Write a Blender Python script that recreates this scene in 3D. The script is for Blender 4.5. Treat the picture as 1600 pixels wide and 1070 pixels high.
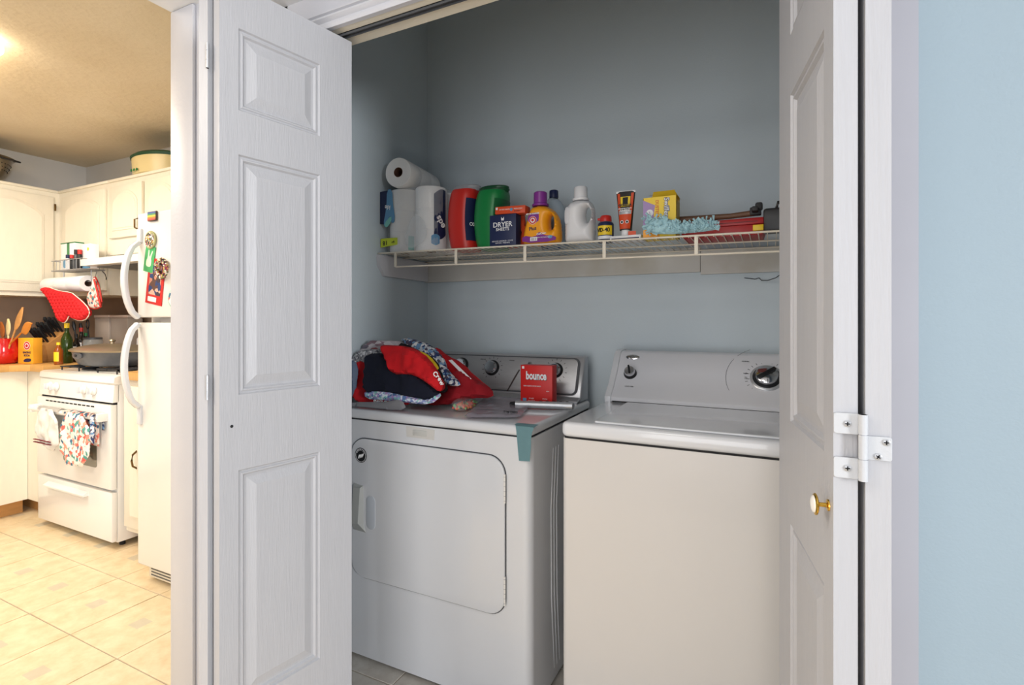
import bpy, bmesh, math, random
from math import sin, cos, pi, radians as R, sqrt, hypot
from mathutils import Vector, Matrix, noise
from mathutils.geometry import delaunay_2d_cdt
random.seed(7)
for o in list(bpy.data.objects): bpy.data.objects.remove(o, do_unlink=True)
scn = bpy.context.scene
C = scn.collection

# ------------------------------------------------------------ camera, world, lights, exposure
YAW, EYE, F, HOR = R(26.35), 1.23, 813.0, 501.0
cd = bpy.data.cameras.new('camera'); cam = bpy.data.objects.new('camera', cd); C.objects.link(cam)
cam.location = (0, 0, EYE); cam.rotation_euler = (pi/2, 0, YAW)
cd.sensor_width = 36; cd.lens = F/1600*36; cd.shift_y = -(535-HOR)/1600; cd.clip_start = .05
scn.camera = cam
scn.view_settings.view_transform = 'Standard'; scn.view_settings.look = 'None'
scn.view_settings.gamma = 1; scn.view_settings.use_curve_mapping = False
scn.view_settings.exposure = 0.0
wd = bpy.data.worlds.new('world'); scn.world = wd; wd.use_nodes = True
wd.node_tree.nodes['Background'].inputs[0].default_value = (.93, .96, 1, 1)
wd.node_tree.nodes['Background'].inputs[1].default_value = .38
def area(name, loc, target, size, sizey, power, col):
    l = bpy.data.lights.new(name, 'AREA'); l.shape = 'RECTANGLE'; l.size = size; l.size_y = sizey
    l.energy = power; l.color = col
    o = bpy.data.objects.new(name, l); C.objects.link(o); o.location = loc
    o.rotation_euler = (Vector(target)-Vector(loc)).to_track_quat('-Z', 'Y').to_euler(); return o
area('hall_side_window', (4.0, -1.5, 1.5), (-1.5, 1.6, 1.4), .7, 1.1, 175, (.95, .975, 1))
area('hall_rear_fill', (-.3, -2.15, 1.0), (-.5, 1.6, 1.4), 1.9, 1.85, 40, (.98, .98, 1))  # added fill panel behind the camera, lifts the closet interior
area('hall_overhead_fill', (-.62, .12, 2.14), (-.62, .55, 0), .45, .3, 6, (1, .97, .93))  # added overhead fill, no fixture modelled; sends light into the closet
area('kitchen_ceiling_light', (-3.37, .62, 2.33), (-3.37, .62, 0), .7, .7, 24, (1, .96, .90))
area('kitchen_warm_fill', (-2.3, -.75, 2.36), (-2.0, -.4, 0), .5, .5, 38, (1, .88, .74))  # added warm fill from the left for the right door and closet

def at(px, py, Y):                      # photo pixel -> point on the vertical plane y = Y
    u = (px-800)/F; z = Y/(u*sin(YAW)+cos(YAW))
    return Vector((z*(u*cos(YAW)-sin(YAW)), Y, EYE+(HOR-py)/F*z))
def atz(px, py, h):                     # photo pixel -> point on the horizontal plane z = h
    z = (EYE-h)*F/(py-HOR); u = (px-800)/F
    return Vector((z*(u*cos(YAW)-sin(YAW)), z*(u*sin(YAW)+cos(YAW)), h))

# ------------------------------------------------------------ materials
def lin(c):
    return tuple((v/255/12.92 if v/255 <= .04045 else ((v/255+.055)/1.055)**2.4) for v in c)+(1,)
MATS = {}
def mat(name, rgb, rough=.5, metal=0, var=.06, vscale=6, bump=0, bscale=60, coat=0, trans=0, ior=1.45, alpha=1, stretch=None, rgb2=None, emit=0, mixpos=None):
    if name in MATS: return MATS[name]
    m = bpy.data.materials.new(name); m.use_nodes = True; MATS[name] = m
    nt = m.node_tree; b = nt.nodes['Principled BSDF']; N = nt.nodes.new; L = nt.links.new
    tc = N('ShaderNodeTexCoord'); mp = N('ShaderNodeMapping'); L(tc.outputs['Object'], mp.inputs[0])
    if stretch: mp.inputs['Scale'].default_value = stretch
    n = N('ShaderNodeTexNoise'); n.inputs['Scale'].default_value = vscale; n.inputs['Detail'].default_value = 4
    L(mp.outputs[0], n.inputs[0])
    c = lin(rgb); mx = N('ShaderNodeMix'); mx.data_type = 'RGBA'
    c2 = lin(rgb2) if rgb2 else tuple(max(0, v*(1-var*2)) for v in c[:3])+(1,)
    mx.inputs[6].default_value = c; mx.inputs[7].default_value = c2
    if mixpos:
        rp = N('ShaderNodeValToRGB'); rp.color_ramp.elements[0].position = mixpos[0]; rp.color_ramp.elements[1].position = mixpos[1]
        L(n.outputs[0], rp.inputs[0]); L(rp.outputs[0], mx.inputs[0])
    else: L(n.outputs[0], mx.inputs[0])
    L(mx.outputs[2], b.inputs['Base Color'])
    b.inputs['Roughness'].default_value = rough; b.inputs['Metallic'].default_value = metal
    b.inputs['Coat Weight'].default_value = coat; b.inputs['Transmission Weight'].default_value = trans
    b.inputs['IOR'].default_value = ior; b.inputs['Alpha'].default_value = alpha
    if emit:
        b.inputs['Emission Color'].default_value = c; b.inputs['Emission Strength'].default_value = emit
    if bump:
        n2 = N('ShaderNodeTexNoise'); n2.inputs['Scale'].default_value = bscale; n2.inputs['Detail'].default_value = 5
        L(mp.outputs[0], n2.inputs[0]); bp = N('ShaderNodeBump'); bp.inputs['Strength'].default_value = bump
        bp.inputs['Distance'].default_value = .004; L(n2.outputs[0], bp.inputs['Height']); L(bp.outputs[0], b.inputs['Normal'])
    return m
def m_multi(name, cols, scale=60, rough=.8, stretch=None):   # printed pattern: voronoi cells through a ramp of colours
    m = bpy.data.materials.new(name); m.use_nodes = True; nt = m.node_tree; b = nt.nodes['Principled BSDF']
    N = nt.nodes.new; L = nt.links.new; tc = N('ShaderNodeTexCoord'); mp = N('ShaderNodeMapping'); L(tc.outputs['Object'], mp.inputs[0])
    if stretch: mp.inputs['Scale'].default_value = stretch
    v = N('ShaderNodeTexVoronoi'); v.inputs['Scale'].default_value = scale; L(mp.outputs[0], v.inputs[0])
    s = N('ShaderNodeSeparateColor'); L(v.outputs['Color'], s.inputs[0]); r = N('ShaderNodeValToRGB'); L(s.outputs[0], r.inputs[0])
    r.color_ramp.interpolation = 'CONSTANT'
    while len(r.color_ramp.elements) < len(cols): r.color_ramp.elements.new(.5)
    for i, c in enumerate(cols):
        r.color_ramp.elements[i].position = i/len(cols); r.color_ramp.elements[i].color = lin(c)
    L(r.outputs[0], b.inputs['Base Color']); b.inputs['Roughness'].default_value = rough; return m
M = dict(
 blue=mat('blue_wall_paint', (156, 173, 183), .55, var=.03, vscale=3, bump=.12, bscale=180),
 closet=mat('closet_wall_paint', (192, 203, 209), .6, var=.04, vscale=2.5, bump=.12, bscale=160),
 white=mat('white_trim_paint', (200, 200, 205), .4, var=.03, vscale=8, bump=.12, bscale=90),
 leaf=mat('door_paint_with_wood_grain', (180, 181, 186), .42, var=.05, vscale=14, bump=.2, bscale=45, stretch=(6, 6, .5)),
 jamb=mat('speckled_white_jamb_paint', (188, 191, 196), .45, rgb2=(196, 198, 202), mixpos=(.66, .76), vscale=160, bump=.2, bscale=120),
 enamel=mat('white_enamel', (213, 215, 219), .14, var=.015, coat=.5, bump=.04, bscale=400),
 enamel2=mat('warm_white_enamel', (232, 230, 226), .25, var=.02, coat=.3),
 dark=mat('dark_gap', (28, 28, 30), .8), black=mat('black_plastic', (24, 25, 28), .4),
 steel=mat('brushed_steel', (172, 172, 174), .38, metal=.6, var=.12, vscale=40, stretch=(1, 1, 20)),
 chrome=mat('chrome', (215, 215, 218), .12, metal=1), brass=mat('polished_brass', (228, 182, 78), .15, metal=1),
 oldbrass=mat('aged_brass', (120, 95, 60), .35, metal=1), grey=mat('grey_plastic', (150, 153, 158), .45),
 dgrey=mat('dark_grey_plastic', (78, 80, 84), .4), cream=mat('cream_cabinet_paint', (236, 229, 212), .42, var=.04, vscale=9, bump=.15, bscale=70, stretch=(4, 4, 1)),
 kwall=mat('kitchen_wall_paint', (205, 203, 200), .6, var=.04), splash=mat('tan_backsplash', (150, 128, 108), .6, var=.06),
 wire=mat('cream_wire_coating', (224, 216, 200), .35, var=.05), ledger=mat('ledger_board_paint', (196, 194, 188), .55, rgb2=(176, 168, 150), mixpos=(.5, .75), vscale=4),
 butcher=mat('butcher_block_wood', (214, 164, 96), .4, var=.12, vscale=8, stretch=(12, 2, 2)),
 wood=mat('light_wood', (205, 150, 88), .5, var=.15, vscale=10, stretch=(2, 2, 8)),
 dwood=mat('hammer_wood', (118, 84, 62), .5, var=.2, vscale=10, stretch=(1, 10, 10)),
 paper=mat('paper_towel_white', (238, 238, 238), .9, var=.03, bump=.35, bscale=140),
 card=mat('brown_cardboard', (105, 75, 60), .8), film=mat('clear_film', (235, 240, 245), .12, alpha=.22),
 red=mat('red_plastic', (196, 44, 36), .35, var=.05), rcloth=mat('red_cotton', (206, 14, 26), .85, var=.12, vscale=12, bump=.25, bscale=90),
 rcloth2=mat('crimson_cotton', (160, 14, 30), .85, var=.15, vscale=12, bump=.25, bscale=90),
 navy=mat('navy_cotton', (12, 18, 38), .9, var=.1, bump=.2, bscale=100), bcloth=mat('black_cotton', (16, 16, 22), .9),
 orange=mat('orange_plastic', (240, 160, 28), .33, var=.03), purple=mat('purple_plastic', (128, 48, 140), .35),
 green=mat('green_plastic', (22, 122, 62), .35, var=.05), dgreen=mat('dark_green_plastic', (16, 70, 40), .4),
 navyp=mat('navy_print', (30, 40, 78), .45), yellow=mat('yellow_print', (240, 205, 40), .4), wprint=mat('white_print', (236, 236, 238), .5),
 kprint=mat('black_print', (22, 22, 24), .5), rprint=mat('red_print', (205, 34, 30), .45), oprint=mat('orange_print', (214, 78, 36), .45),
 jug=mat('white_jug_plastic', (226, 226, 228), .35), mint=mat('mint_print', (130, 200, 190), .6), lav=mat('lavender_print', (168, 140, 190), .5),
 tape=mat('teal_duct_tape', (140, 184, 192), .38, var=.08, bump=.3, bscale=60), mtape=mat('aged_masking_tape', (206, 204, 200), .6),
 gtape=mat('grey_duct_tape', (170, 172, 170), .5, var=.1), toolred=mat('toolbox_red', (168, 24, 26), .4),
 duster=mat('pale_blue_fleece', (176, 216, 226), .95, var=.12, vscale=30, bump=.6, bscale=120), gmat=mat('grey_mat_cloth', (128, 128, 132), .85, bump=.2, bscale=150),
 glass=mat('clear_glass', (240, 245, 245), .05, trans=1, ior=1.3), gglass=mat('green_glass', (50, 72, 20), .1, trans=.35), honey=mat('honey_amber', (170, 85, 20), .15, trans=.3),
 iron=mat('cast_iron', (45, 45, 48), .6), pan=mat('worn_enamel_pan', (120, 122, 126), .4, rgb2=(70, 72, 78), metal=.3, vscale=14), panlid=mat('dull_aluminium', (178, 165, 142), .35, metal=.8),
 crock=mat('red_ceramic', (200, 22, 20), .15, coat=.5), kceil=mat('kitchen_ceiling_plaster', (226, 214, 192), .8, rgb2=(206, 190, 160), vscale=3, bump=.9, bscale=34),
 hceil=mat('hall_ceiling_paint', (226, 230, 236), .6), lamp=mat('lamp_diffuser', (255, 236, 205), .5, emit=9),
 grout=mat('tile_grout', (178, 165, 148), .8), blueliq=mat('blue_liquid', (26, 52, 110), .2, trans=.2), clearp=mat('clear_jug_plastic', (196, 214, 228), .15, alpha=.5),
 silver=mat('light_silver_plastic', (186, 188, 192), .3, metal=.5), mauve=mat('folded_mauve_cloth', (150, 140, 158), .85, bump=.2),
)
def tile_mat(name, c1, c2, cin, hx, hy):
    m = bpy.data.materials.new(name); m.use_nodes = True; nt = m.node_tree; b = nt.nodes['Principled BSDF']; N = nt.nodes.new; L = nt.links.new
    tc = N('ShaderNodeTexCoord'); geo = N('ShaderNodeNewGeometry'); n = N('ShaderNodeTexNoise'); n.inputs['Scale'].default_value = 14; n.inputs['Detail'].default_value = 6
    n.inputs['Roughness'].default_value = .65; L(geo.outputs['Position'], n.inputs[0])
    mx = N('ShaderNodeMix'); mx.data_type = 'RGBA'; mx.inputs[6].default_value = lin(c1); mx.inputs[7].default_value = lin(c2)
    rp = N('ShaderNodeValToRGB'); rp.color_ramp.elements[0].position = .35; rp.color_ramp.elements[1].position = .7; L(n.outputs[0], rp.inputs[0]); L(rp.outputs[0], mx.inputs[0])
    sp = N('ShaderNodeSeparateXYZ'); L(tc.outputs['Object'], sp.inputs[0]); prev = None
    for k, h in ((0, hx), (1, hy)):
        a = N('ShaderNodeMath'); a.operation = 'ABSOLUTE'; L(sp.outputs[k], a.inputs[0])
        l = N('ShaderNodeMath'); l.operation = 'LESS_THAN'; L(a.outputs[0], l.inputs[0]); l.inputs[1].default_value = h
        if prev:
            q = N('ShaderNodeMath'); q.operation = 'MULTIPLY'; L(prev.outputs[0], q.inputs[0]); L(l.outputs[0], q.inputs[1]); l = q
        prev = l
    s = N('ShaderNodeMath'); s.operation = 'MULTIPLY'; L(prev.outputs[0], s.inputs[0]); s.inputs[1].default_value = .55
    m2 = N('ShaderNodeMix'); m2.data_type = 'RGBA'; L(s.outputs[0], m2.inputs[0]); L(mx.outputs[2], m2.inputs[6]); m2.inputs[7].default_value = lin(cin)
    L(m2.outputs[2], b.inputs['Base Color']); b.inputs['Roughness'].default_value = .35; return m
M['tile'] = tile_mat('cream_tile', (232, 214, 180), (214, 190, 150), (178, 176, 164), .032, .03)
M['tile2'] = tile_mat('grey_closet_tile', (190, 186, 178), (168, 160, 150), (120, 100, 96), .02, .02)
M['pattern'] = m_multi('blue_printed_cotton', [(40, 60, 110), (190, 196, 205), (110, 150, 190), (235, 235, 235), (80, 70, 90)], 90)
M['hem'] = m_multi('mint_and_lavender_print', [(140, 200, 195), (150, 160, 205), (170, 140, 190), (215, 225, 235), (90, 120, 170)], 130)
M['plaid'] = m_multi('pink_grey_plaid', [(150, 120, 130), (195, 185, 190), (170, 90, 90), (120, 112, 124), (215, 205, 208)], 26, stretch=(1, .4, 2.2))
M['knit'] = m_multi('grey_knit', [(140, 138, 142), (180, 178, 180), (96, 96, 104), (205, 203, 205)], 150)
M['floral'] = m_multi('floral_towel_print', [(236, 226, 216), (220, 100, 90), (240, 232, 224), (60, 110, 140), (240, 232, 224), (240, 150, 130), (240, 232, 224), (90, 160, 150), (238, 228, 220)], 58)
M['snack'] = m_multi('snack_colours', [(240, 90, 40), (90, 190, 90), (235, 60, 50), (250, 140, 60), (150, 200, 130)], 110, rough=.3)
M['photo'] = m_multi('photo_print', [(60, 50, 60), (190, 130, 110), (40, 60, 110), (90, 60, 50), (210, 170, 150)], 45)
M['beads'] = m_multi('patchwork_magnet', [(240, 235, 225), (60, 45, 50), (200, 170, 90), (150, 60, 90), (90, 120, 90)], 160)

# ------------------------------------------------------------ mesh helpers
def BM(): return bmesh.new()
def box(bm, x0, x1, y0, y1, z0, z1, bev=0, seg=2, mtx=None):
    r = bmesh.ops.create_cube(bm, size=1); vs = r['verts']
    sx, sy, sz = x1-x0, y1-y0, z1-z0
    for v in vs: v.co = Vector(((v.co.x+.5)*sx+x0, (v.co.y+.5)*sy+y0, (v.co.z+.5)*sz+z0))
    if bev:
        es = list({e for v in vs for e in v.link_edges})
        g = bmesh.ops.bevel(bm, geom=es, offset=min(bev, abs(sx)*.49, abs(sy)*.49, abs(sz)*.49), segments=seg, affect='EDGES', profile=.5)
        vs = list({v for f in g['faces'] for v in f.verts} | {v for v in vs if v.is_valid})
    if mtx: bmesh.ops.transform(bm, matrix=mtx, verts=vs)
    return bm
def Box(*a, **k): return box(BM(), *a, **k)
def prism(bm, pts, y0, y1, axis='y', bev=0, seg=2, mtx=None):   # outline pts (a,b) extruded along an axis
    def f(a, b, c): return {'y': (a, c, b), 'z': (a, b, c), 'x': (c, a, b)}[axis]
    v0 = [bm.verts.new(f(a, b, y0)) for a, b in pts]; v1 = [bm.verts.new(f(a, b, y1)) for a, b in pts]
    n = len(pts); fa = [bm.faces.new(v0), bm.faces.new(v1[::-1])]
    for i in range(n): fa.append(bm.faces.new((v0[i], v1[i], v1[(i+1) % n], v0[(i+1) % n])))
    bmesh.ops.recalc_face_normals(bm, faces=fa); vs = v0+v1
    if bev:
        es = [e for e in fa[0].edges]+[e for e in fa[1].edges]
        g = bmesh.ops.bevel(bm, geom=es, offset=bev, segments=seg, affect='EDGES', profile=.5)
        vs = list({v for q in g['faces'] for v in q.verts} | {v for v in vs if v.is_valid})
    if mtx: bmesh.ops.transform(bm, matrix=mtx, verts=vs)
    return bm
def rrect(x0, x1, z0, z1, r, n=6):
    out = []
    for cx, cz, a0 in ((x1-r, z0+r, -90), (x1-r, z1-r, 0), (x0+r, z1-r, 90), (x0+r, z0+r, 180)):
        for k in range(n+1):
            a = R(a0+90*k/n); out.append((cx+r*cos(a), cz+r*sin(a)))
    return out
def circ(cx, cz, rx, rz=None, n=24): return [(cx+rx*cos(2*pi*k/n), cz+(rz or rx)*sin(2*pi*k/n)) for k in range(n)]
def loft(bm, rings, cap=True):
    rv = [[bm.verts.new(p) for p in r] for r in rings]; n = len(rv[0]); fs = []
    for a, b in zip(rv, rv[1:]):
        for i in range(n): fs.append(bm.faces.new((a[i], a[(i+1) % n], b[(i+1) % n], b[i])))
    if cap: fs += [bm.faces.new(rv[0][::-1]), bm.faces.new(rv[-1])]
    bmesh.ops.recalc_face_normals(bm, faces=fs); return bm
def lathe(bm, prof, n=24, c=(0, 0, 0), axis='z', sx=1, sy=1, cap=True):
    rings = []
    for r, h in prof:
        ring = []
        for k in range(n):
            a = 2*pi*k/n; x, y = r*cos(a)*sx, r*sin(a)*sy
            p = {'z': (x, y, h), 'y': (x, h, y), 'x': (h, x, y)}[axis]
            ring.append((p[0]+c[0], p[1]+c[1], p[2]+c[2]))
        rings.append(ring)
    return loft(bm, rings, cap)
def tube(bm, pts, r, n=6, cap=True, closed=False):
    pts = [Vector(p) for p in pts]; rings = []
    for i, p in enumerate(pts):
        if closed: t = pts[(i+1) % len(pts)]-pts[i-1]
        else: t = pts[min(i+1, len(pts)-1)]-pts[max(i-1, 0)]
        t.normalize(); up = Vector((0, 0, 1)) if abs(t.z) < .9 else Vector((0, 1, 0))
        a = t.cross(up).normalized(); b = t.cross(a)
        rr = r[i] if isinstance(r, (list, tuple)) else r
        rings.append([p+a*rr*cos(2*pi*k/n)+b*rr*sin(2*pi*k/n) for k in range(n)])
    if closed: rings.append(rings[0]); cap = False
    loft(bm, rings, cap)
    if closed: bmesh.ops.remove_doubles(bm, verts=bm.verts, dist=1e-6)
    return bm
def Tube(*a, **k): return tube(BM(), *a, **k)
def inpoly(x, y, P):
    c = False; j = len(P)-1
    for i in range(len(P)):
        if (P[i][1] > y) != (P[j][1] > y) and x < (P[j][0]-P[i][0])*(y-P[i][1])/(P[j][1]-P[i][1])+P[i][0]: c = not c
        j = i
    return c
def dedge(x, y, P):
    d = 9
    for i in range(len(P)):
        ax, ay = P[i-1]; bx, by = P[i]; dx, dy = bx-ax, by-ay; l = dx*dx+dy*dy
        t = 0 if l == 0 else max(0, min(1, ((x-ax)*dx+(y-ay)*dy)/l)); d = min(d, hypot(x-ax-dx*t, y-ay-dy*t))
    return d
def dens(P, s):
    out = []
    for i in range(len(P)):
        a, b = P[i-1], P[i]; n = max(1, int(hypot(b[0]-a[0], b[1]-a[1])/s))
        for k in range(n): out.append((a[0]+(b[0]-a[0])*k/n, a[1]+(b[1]-a[1])*k/n))
    return out
def smooth(P, it=2):
    for _ in range(it):
        Q = []
        for i in range(len(P)):
            a, b = P[i-1], P[i]; Q += [(a[0]*.75+b[0]*.25, a[1]*.75+b[1]*.25), (a[0]*.25+b[0]*.75, a[1]*.25+b[1]*.75)]
        P = Q
    return P
def puff(P, T, r, s, holes=(), wob=0, wsc=20, fmap=None, flat=0, back=1, seed=0):
    """closed soft body from an outline in x-z: thickness T along y, rounding radius r, grid spacing s"""
    P = dens(P, s); H = [dens(h, s) for h in holes]; pts = list(P); edges = [(i-1 if i else len(P)-1, i) for i in range(len(P))]
    for h in H:
        b = len(pts); pts += h; edges += [(b+(i-1 if i else len(h)-1), b+i) for i in range(len(h))]
    nb = len(pts); xs = [p[0] for p in P]; zs = [p[1] for p in P]; z = min(zs)+s*.5; row = 0
    while z < max(zs):
        x = min(xs)+(s*.5 if row % 2 else 0)
        while x < max(xs):
            if inpoly(x, z, P) and not any(inpoly(x, z, h) for h in H) and min([dedge(x, z, P)]+[dedge(x, z, h) for h in H]) > s*.4: pts.append((x, z))
            x += s
        z += s*.87; row += 1
    V, E, Fc, _, _, _ = delaunay_2d_cdt([Vector(p) for p in pts], edges, [], 0, 1e-7)
    bm = BM(); fr = []; bk = []
    for v in V:
        d = min([dedge(v.x, v.y, P)]+[dedge(v.x, v.y, h) for h in H]); k = min(d/r, 1); h_ = T/2*sqrt(max(0, 1-(1-k)**2))
        h_ = max(h_, flat*T/2)
        w = wob*noise.noise(Vector((v.x*wsc+seed*9.1, v.y*wsc, seed*3.7)))+wob*.5*noise.noise(Vector((v.x*wsc*2.7, v.y*wsc*1.1+seed, 5))) if wob else 0
        w *= min(1, d/r+.3)
        f = fmap or (lambda x, y, z: (x, y, z))
        fr.append(bm.verts.new(f(v.x, -h_+w, v.y)))
        bk.append(fr[-1] if (d < 1e-5 and not flat) else bm.verts.new(f(v.x, h_*back+w, v.y)))
    bd = {}
    for t in Fc:
        cx = sum(V[i].x for i in t)/3; cz = sum(V[i].y for i in t)/3
        if not inpoly(cx, cz, P) or any(inpoly(cx, cz, h) for h in H): continue
        for q, o in ((fr, 1), (bk, -1)):
            vs = [q[i] for i in t][::o]
            try: bm.faces.new(vs)
            except ValueError: pass
        for i in range(3):
            e = (t[i], t[(i+1) % 3]); bd[tuple(sorted(e))] = None if tuple(sorted(e)) in bd else e
    if flat:
        for e in bd.values():
            if e:
                try: bm.faces.new((fr[e[0]], fr[e[1]], bk[e[1]], bk[e[0]]))
                except ValueError: pass
    for v in [v for v in bm.verts if not v.link_faces]: bm.verts.remove(v)
    bmesh.ops.recalc_face_normals(bm, faces=bm.faces); return bm

# ------------------------------------------------------------ object helpers
WORLDROOT = {}
def mesh_of(bm, m, name, sm=True):
    me = bpy.data.meshes.new(name); bm.to_mesh(me); bm.free(); me.materials.append(m)
    if sm:
        for p in me.polygons: p.use_smooth = True
        try: me.set_sharp_from_angle(angle=R(38))
        except Exception: pass
    return me
def obj(name, bm, m, parent=None, loc=None, rot=None, smooth=True):
    w = None
    if parent is not None:
        rt = parent
        while rt.parent: rt = rt.parent
        w = WORLDROOT.get(rt.name)
    if w is not None and loc is None and isinstance(bm, bmesh.types.BMesh): bmesh.ops.translate(bm, verts=bm.verts, vec=-w)
    me = mesh_of(bm, m, name, smooth) if isinstance(bm, bmesh.types.BMesh) else bm
    o = bpy.data.objects.new(name, me); C.objects.link(o)
    if parent is not None: o.parent = parent
    if loc: o.location = Vector(loc)-(w if w is not None else Vector())
    if rot: o.rotation_euler = rot
    return o
def thing(name, label=None, cat=None, loc=(0, 0, 0), rotz=0, group=None, world=False, kind=None):
    o = bpy.data.objects.new(name, None); C.objects.link(o); o.location = loc; o.rotation_euler = (0, 0, rotz); o.empty_display_size = .05
    return tag(o, label, cat, group, kind, world, loc)
def tag(o, label=None, cat=None, group=None, kind=None, world=False, loc=None):
    if label: o['label'] = label
    if cat: o['category'] = cat
    if group: o['group'] = group
    if kind: o['kind'] = kind
    if world: WORLDROOT[o.name] = Vector(loc)
    return o
def struct(name, bm, m, parent=None, label=None):
    o = obj(name, bm, m, parent)
    if parent is None: o['kind'] = 'structure'; o['label'] = label or name.replace('_', ' '); o['category'] = name.split('_')[0]
    return o
def lab(o, s): o['label'] = s; return o
def text(s, size, m, parent, loc, rot=(pi/2, 0, 0), name='lettering', ext=.0003, wx=None, bold=0, space=1):
    cu = bpy.data.curves.new('t', 'FONT'); cu.body = s; cu.size = size; cu.align_x = 'CENTER'; cu.align_y = 'CENTER'; cu.extrude = ext
    cu.offset = bold; cu.space_character = space; cu.resolution_u = 3
    to = bpy.data.objects.new('t', cu); C.objects.link(to); dg = bpy.context.evaluated_depsgraph_get(); dg.update()
    me = bpy.data.meshes.new_from_object(to.evaluated_get(dg)); bpy.data.objects.remove(to); bpy.data.curves.remove(cu)
    if wx and len(me.vertices):
        w = max(v.co.x for v in me.vertices)-min(v.co.x for v in me.vertices); k = wx/w
        for v in me.vertices: v.co.x *= k
    me.name = name; me.materials.clear(); me.materials.append(m)
    o = bpy.data.objects.new(name, me); C.objects.link(o); o.parent = parent
    rt = parent
    while rt.parent: rt = rt.parent
    w = WORLDROOT.get(rt.name); o.location = Vector(loc)-(w if w is not None else Vector()); o.rotation_euler = rot; return o

# ------------------------------------------------------------ the room
YF, YB0, YBW, XCL, XK, YK = 1.09, 1.175, 2.13, -1.524, -4.84, 2.19
JL, JR, HEAD, CEIL, KC = -1.27, .165, 2.05, 2.165, 2.44
fl = struct('floor', Box(XK-.1, 2.8, -2.6, 2.3, -.06, -.002), M['grout'], label='cream tiled floor of kitchen and closet')
tx, ty = .3287, .333
def tilemesh(m, nm): return mesh_of(Box(-tx/2+.0022, tx/2-.0022, -ty/2+.0022, ty/2-.0022, -.004, .001, bev=.0012, seg=1), m, nm)
tm, tm2 = tilemesh(M['tile'], 'tile'), tilemesh(M['tile2'], 'closet_tile')
ix = 0
X0, Y0 = -2.127, 1.058
for i in range(-9, 8):
    for j in range(-5, 4):
        cx, cy = X0+(i+.5)*tx, Y0+(j+.5)*ty
        if cx-tx/2 < XK-.01 or cy+ty/2 > 2.2 and cy > 2.2: continue
        if cx > .4 and cy > 1: continue
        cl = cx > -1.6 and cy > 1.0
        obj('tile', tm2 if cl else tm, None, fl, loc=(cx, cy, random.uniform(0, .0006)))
# wall that faces the hall, with the closet opening
struct('wall_front', Box(JR+.015, 2.7, YF, YB0, 0, CEIL), M['blue'], label='pale blue wall right of the closet opening')
struct('wall_header', Box(-1.5, JR+.015, YF, YB0, HEAD+.02, CEIL), M['white'], label='white wall strip above the closet opening')
struct('wall_corner', Box(-1.626, -1.50, .965, YF, 0, CEIL), M['white'], label='white wall end beside the kitchen opening')
struct('wall_middle', Box(-1.626, XCL, YF, YK, 0, 2.9), M['closet'], label='closet side wall between closet and kitchen')
struct('wall_pier', Box(XCL, JL-.015, YF, YB0, 0, CEIL), M['white'], label='white wall between corner and closet jamb')
struct('wall_back', Box(XCL, .34, YBW, YBW+.1, 0, 2.9), M['closet'], label='blue back wall of the closet')
struct('wall_right', Box(.34, .44, YB0, YBW+.1, 0, 2.9), M['closet'], label='right side wall inside the closet')
kb = struct('wall_kitchen_back', Box(XK, -1.626, YK, YK+.1, 0, KC), M['kwall'], label='kitchen back wall behind range and cabinets')
obj('backsplash', Box(XK+.001, -2.7, YK-.004, YK+.01, .93, 1.42), M['splash'], kb)
kl = struct('wall_left', Box(XK-.1, XK, -2.0, YK+.1, 0, KC), M['kwall'], label='kitchen left wall')
obj('backsplash', Box(XK-.01, XK+.004, -1.2, YK, .93, 1.42), M['splash'], kl)
struct('ceiling_kitchen', Box(XK, -1.626, -1.6, YK, KC, KC+.08), M['kceil'], label='textured tan kitchen ceiling')
struct('ceiling_hall', Box(-1.626, 2.7, -2.2, YB0-.021, CEIL, KC), M['hceil'], label='smooth lower ceiling of the hall')
struct('ceiling_closet', Box(XCL, .34, YB0, YBW, 2.84, 2.9), M['hceil'], label='closet ceiling')
bm = Box(XCL, .34, YB0-.02, YB0, CEIL+.001, 2.85); struct('wall_upper', bm, M['closet'], label='closet wall above the header')
# jambs, head, casing, track
struct('trim_1', Box(JR, JR+.015, YF-.004, YB0+.003, 0, HEAD+.015), M['jamb'], label='right closet jamb')
struct('trim_2', Box(JL-.015, JL, YF-.004, YB0+.003, 0, HEAD+.015), M['jamb'], label='left closet jamb')
struct('trim_3', Box(JL-.015, JR+.015, YF-.004, YB0+.003, HEAD, HEAD+.018), M['cream'], label='head jamb over the closet opening')
prof = [(YF, 0), (YF-.012, 0), (YF-.012, .057), (YF, .057)]
hprof = [(YF, 0), (YF-.014, 0), (YF-.016, .003), (YF-.016, .014), (YF-.010, .018), (YF-.010, .024), (YF-.016, .028), (YF-.020, .033), (YF-.020, .038), (YF-.011, .042), (YF-.011, .046), (YF-.018, .049), (YF-.018, .054), (YF, .056)]
cs = JR+.0005
b = BM(); prism(b, [(cs+h, y) for y, h in prof][::-1], 0, HEAD-.0025, axis='z', bev=.002); struct('trim_4', b, mat('lilac_grey_trim', (176, 176, 184), .5, var=.06, vscale=5), label='right casing of the closet opening')  # right casing set greyer and darker than the white casings
b = BM(); prism(b, [(JL-.001-h, y) for y, h in prof], 0, HEAD-.0025, axis='z'); struct('trim_5', b, M['white'], label='left casing of the closet opening')
b = BM(); prism(b, [(y, HEAD-.002+h*.88) for y, h in hprof], JL-.057, JR+.057, axis='x'); struct('trim_6', b, M['white'], label='moulded head casing above the bifold doors')
b = Box(JL+.002, JR-.002, 1.113, 1.1155, HEAD-.009, HEAD-.0005); box(b, JL+.002, JR-.002, 1.1275, 1.130, HEAD-.009, HEAD-.0005); box(b, JL+.002, JR-.002, 1.113, 1.130, HEAD-.003, HEAD-.0006)
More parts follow.
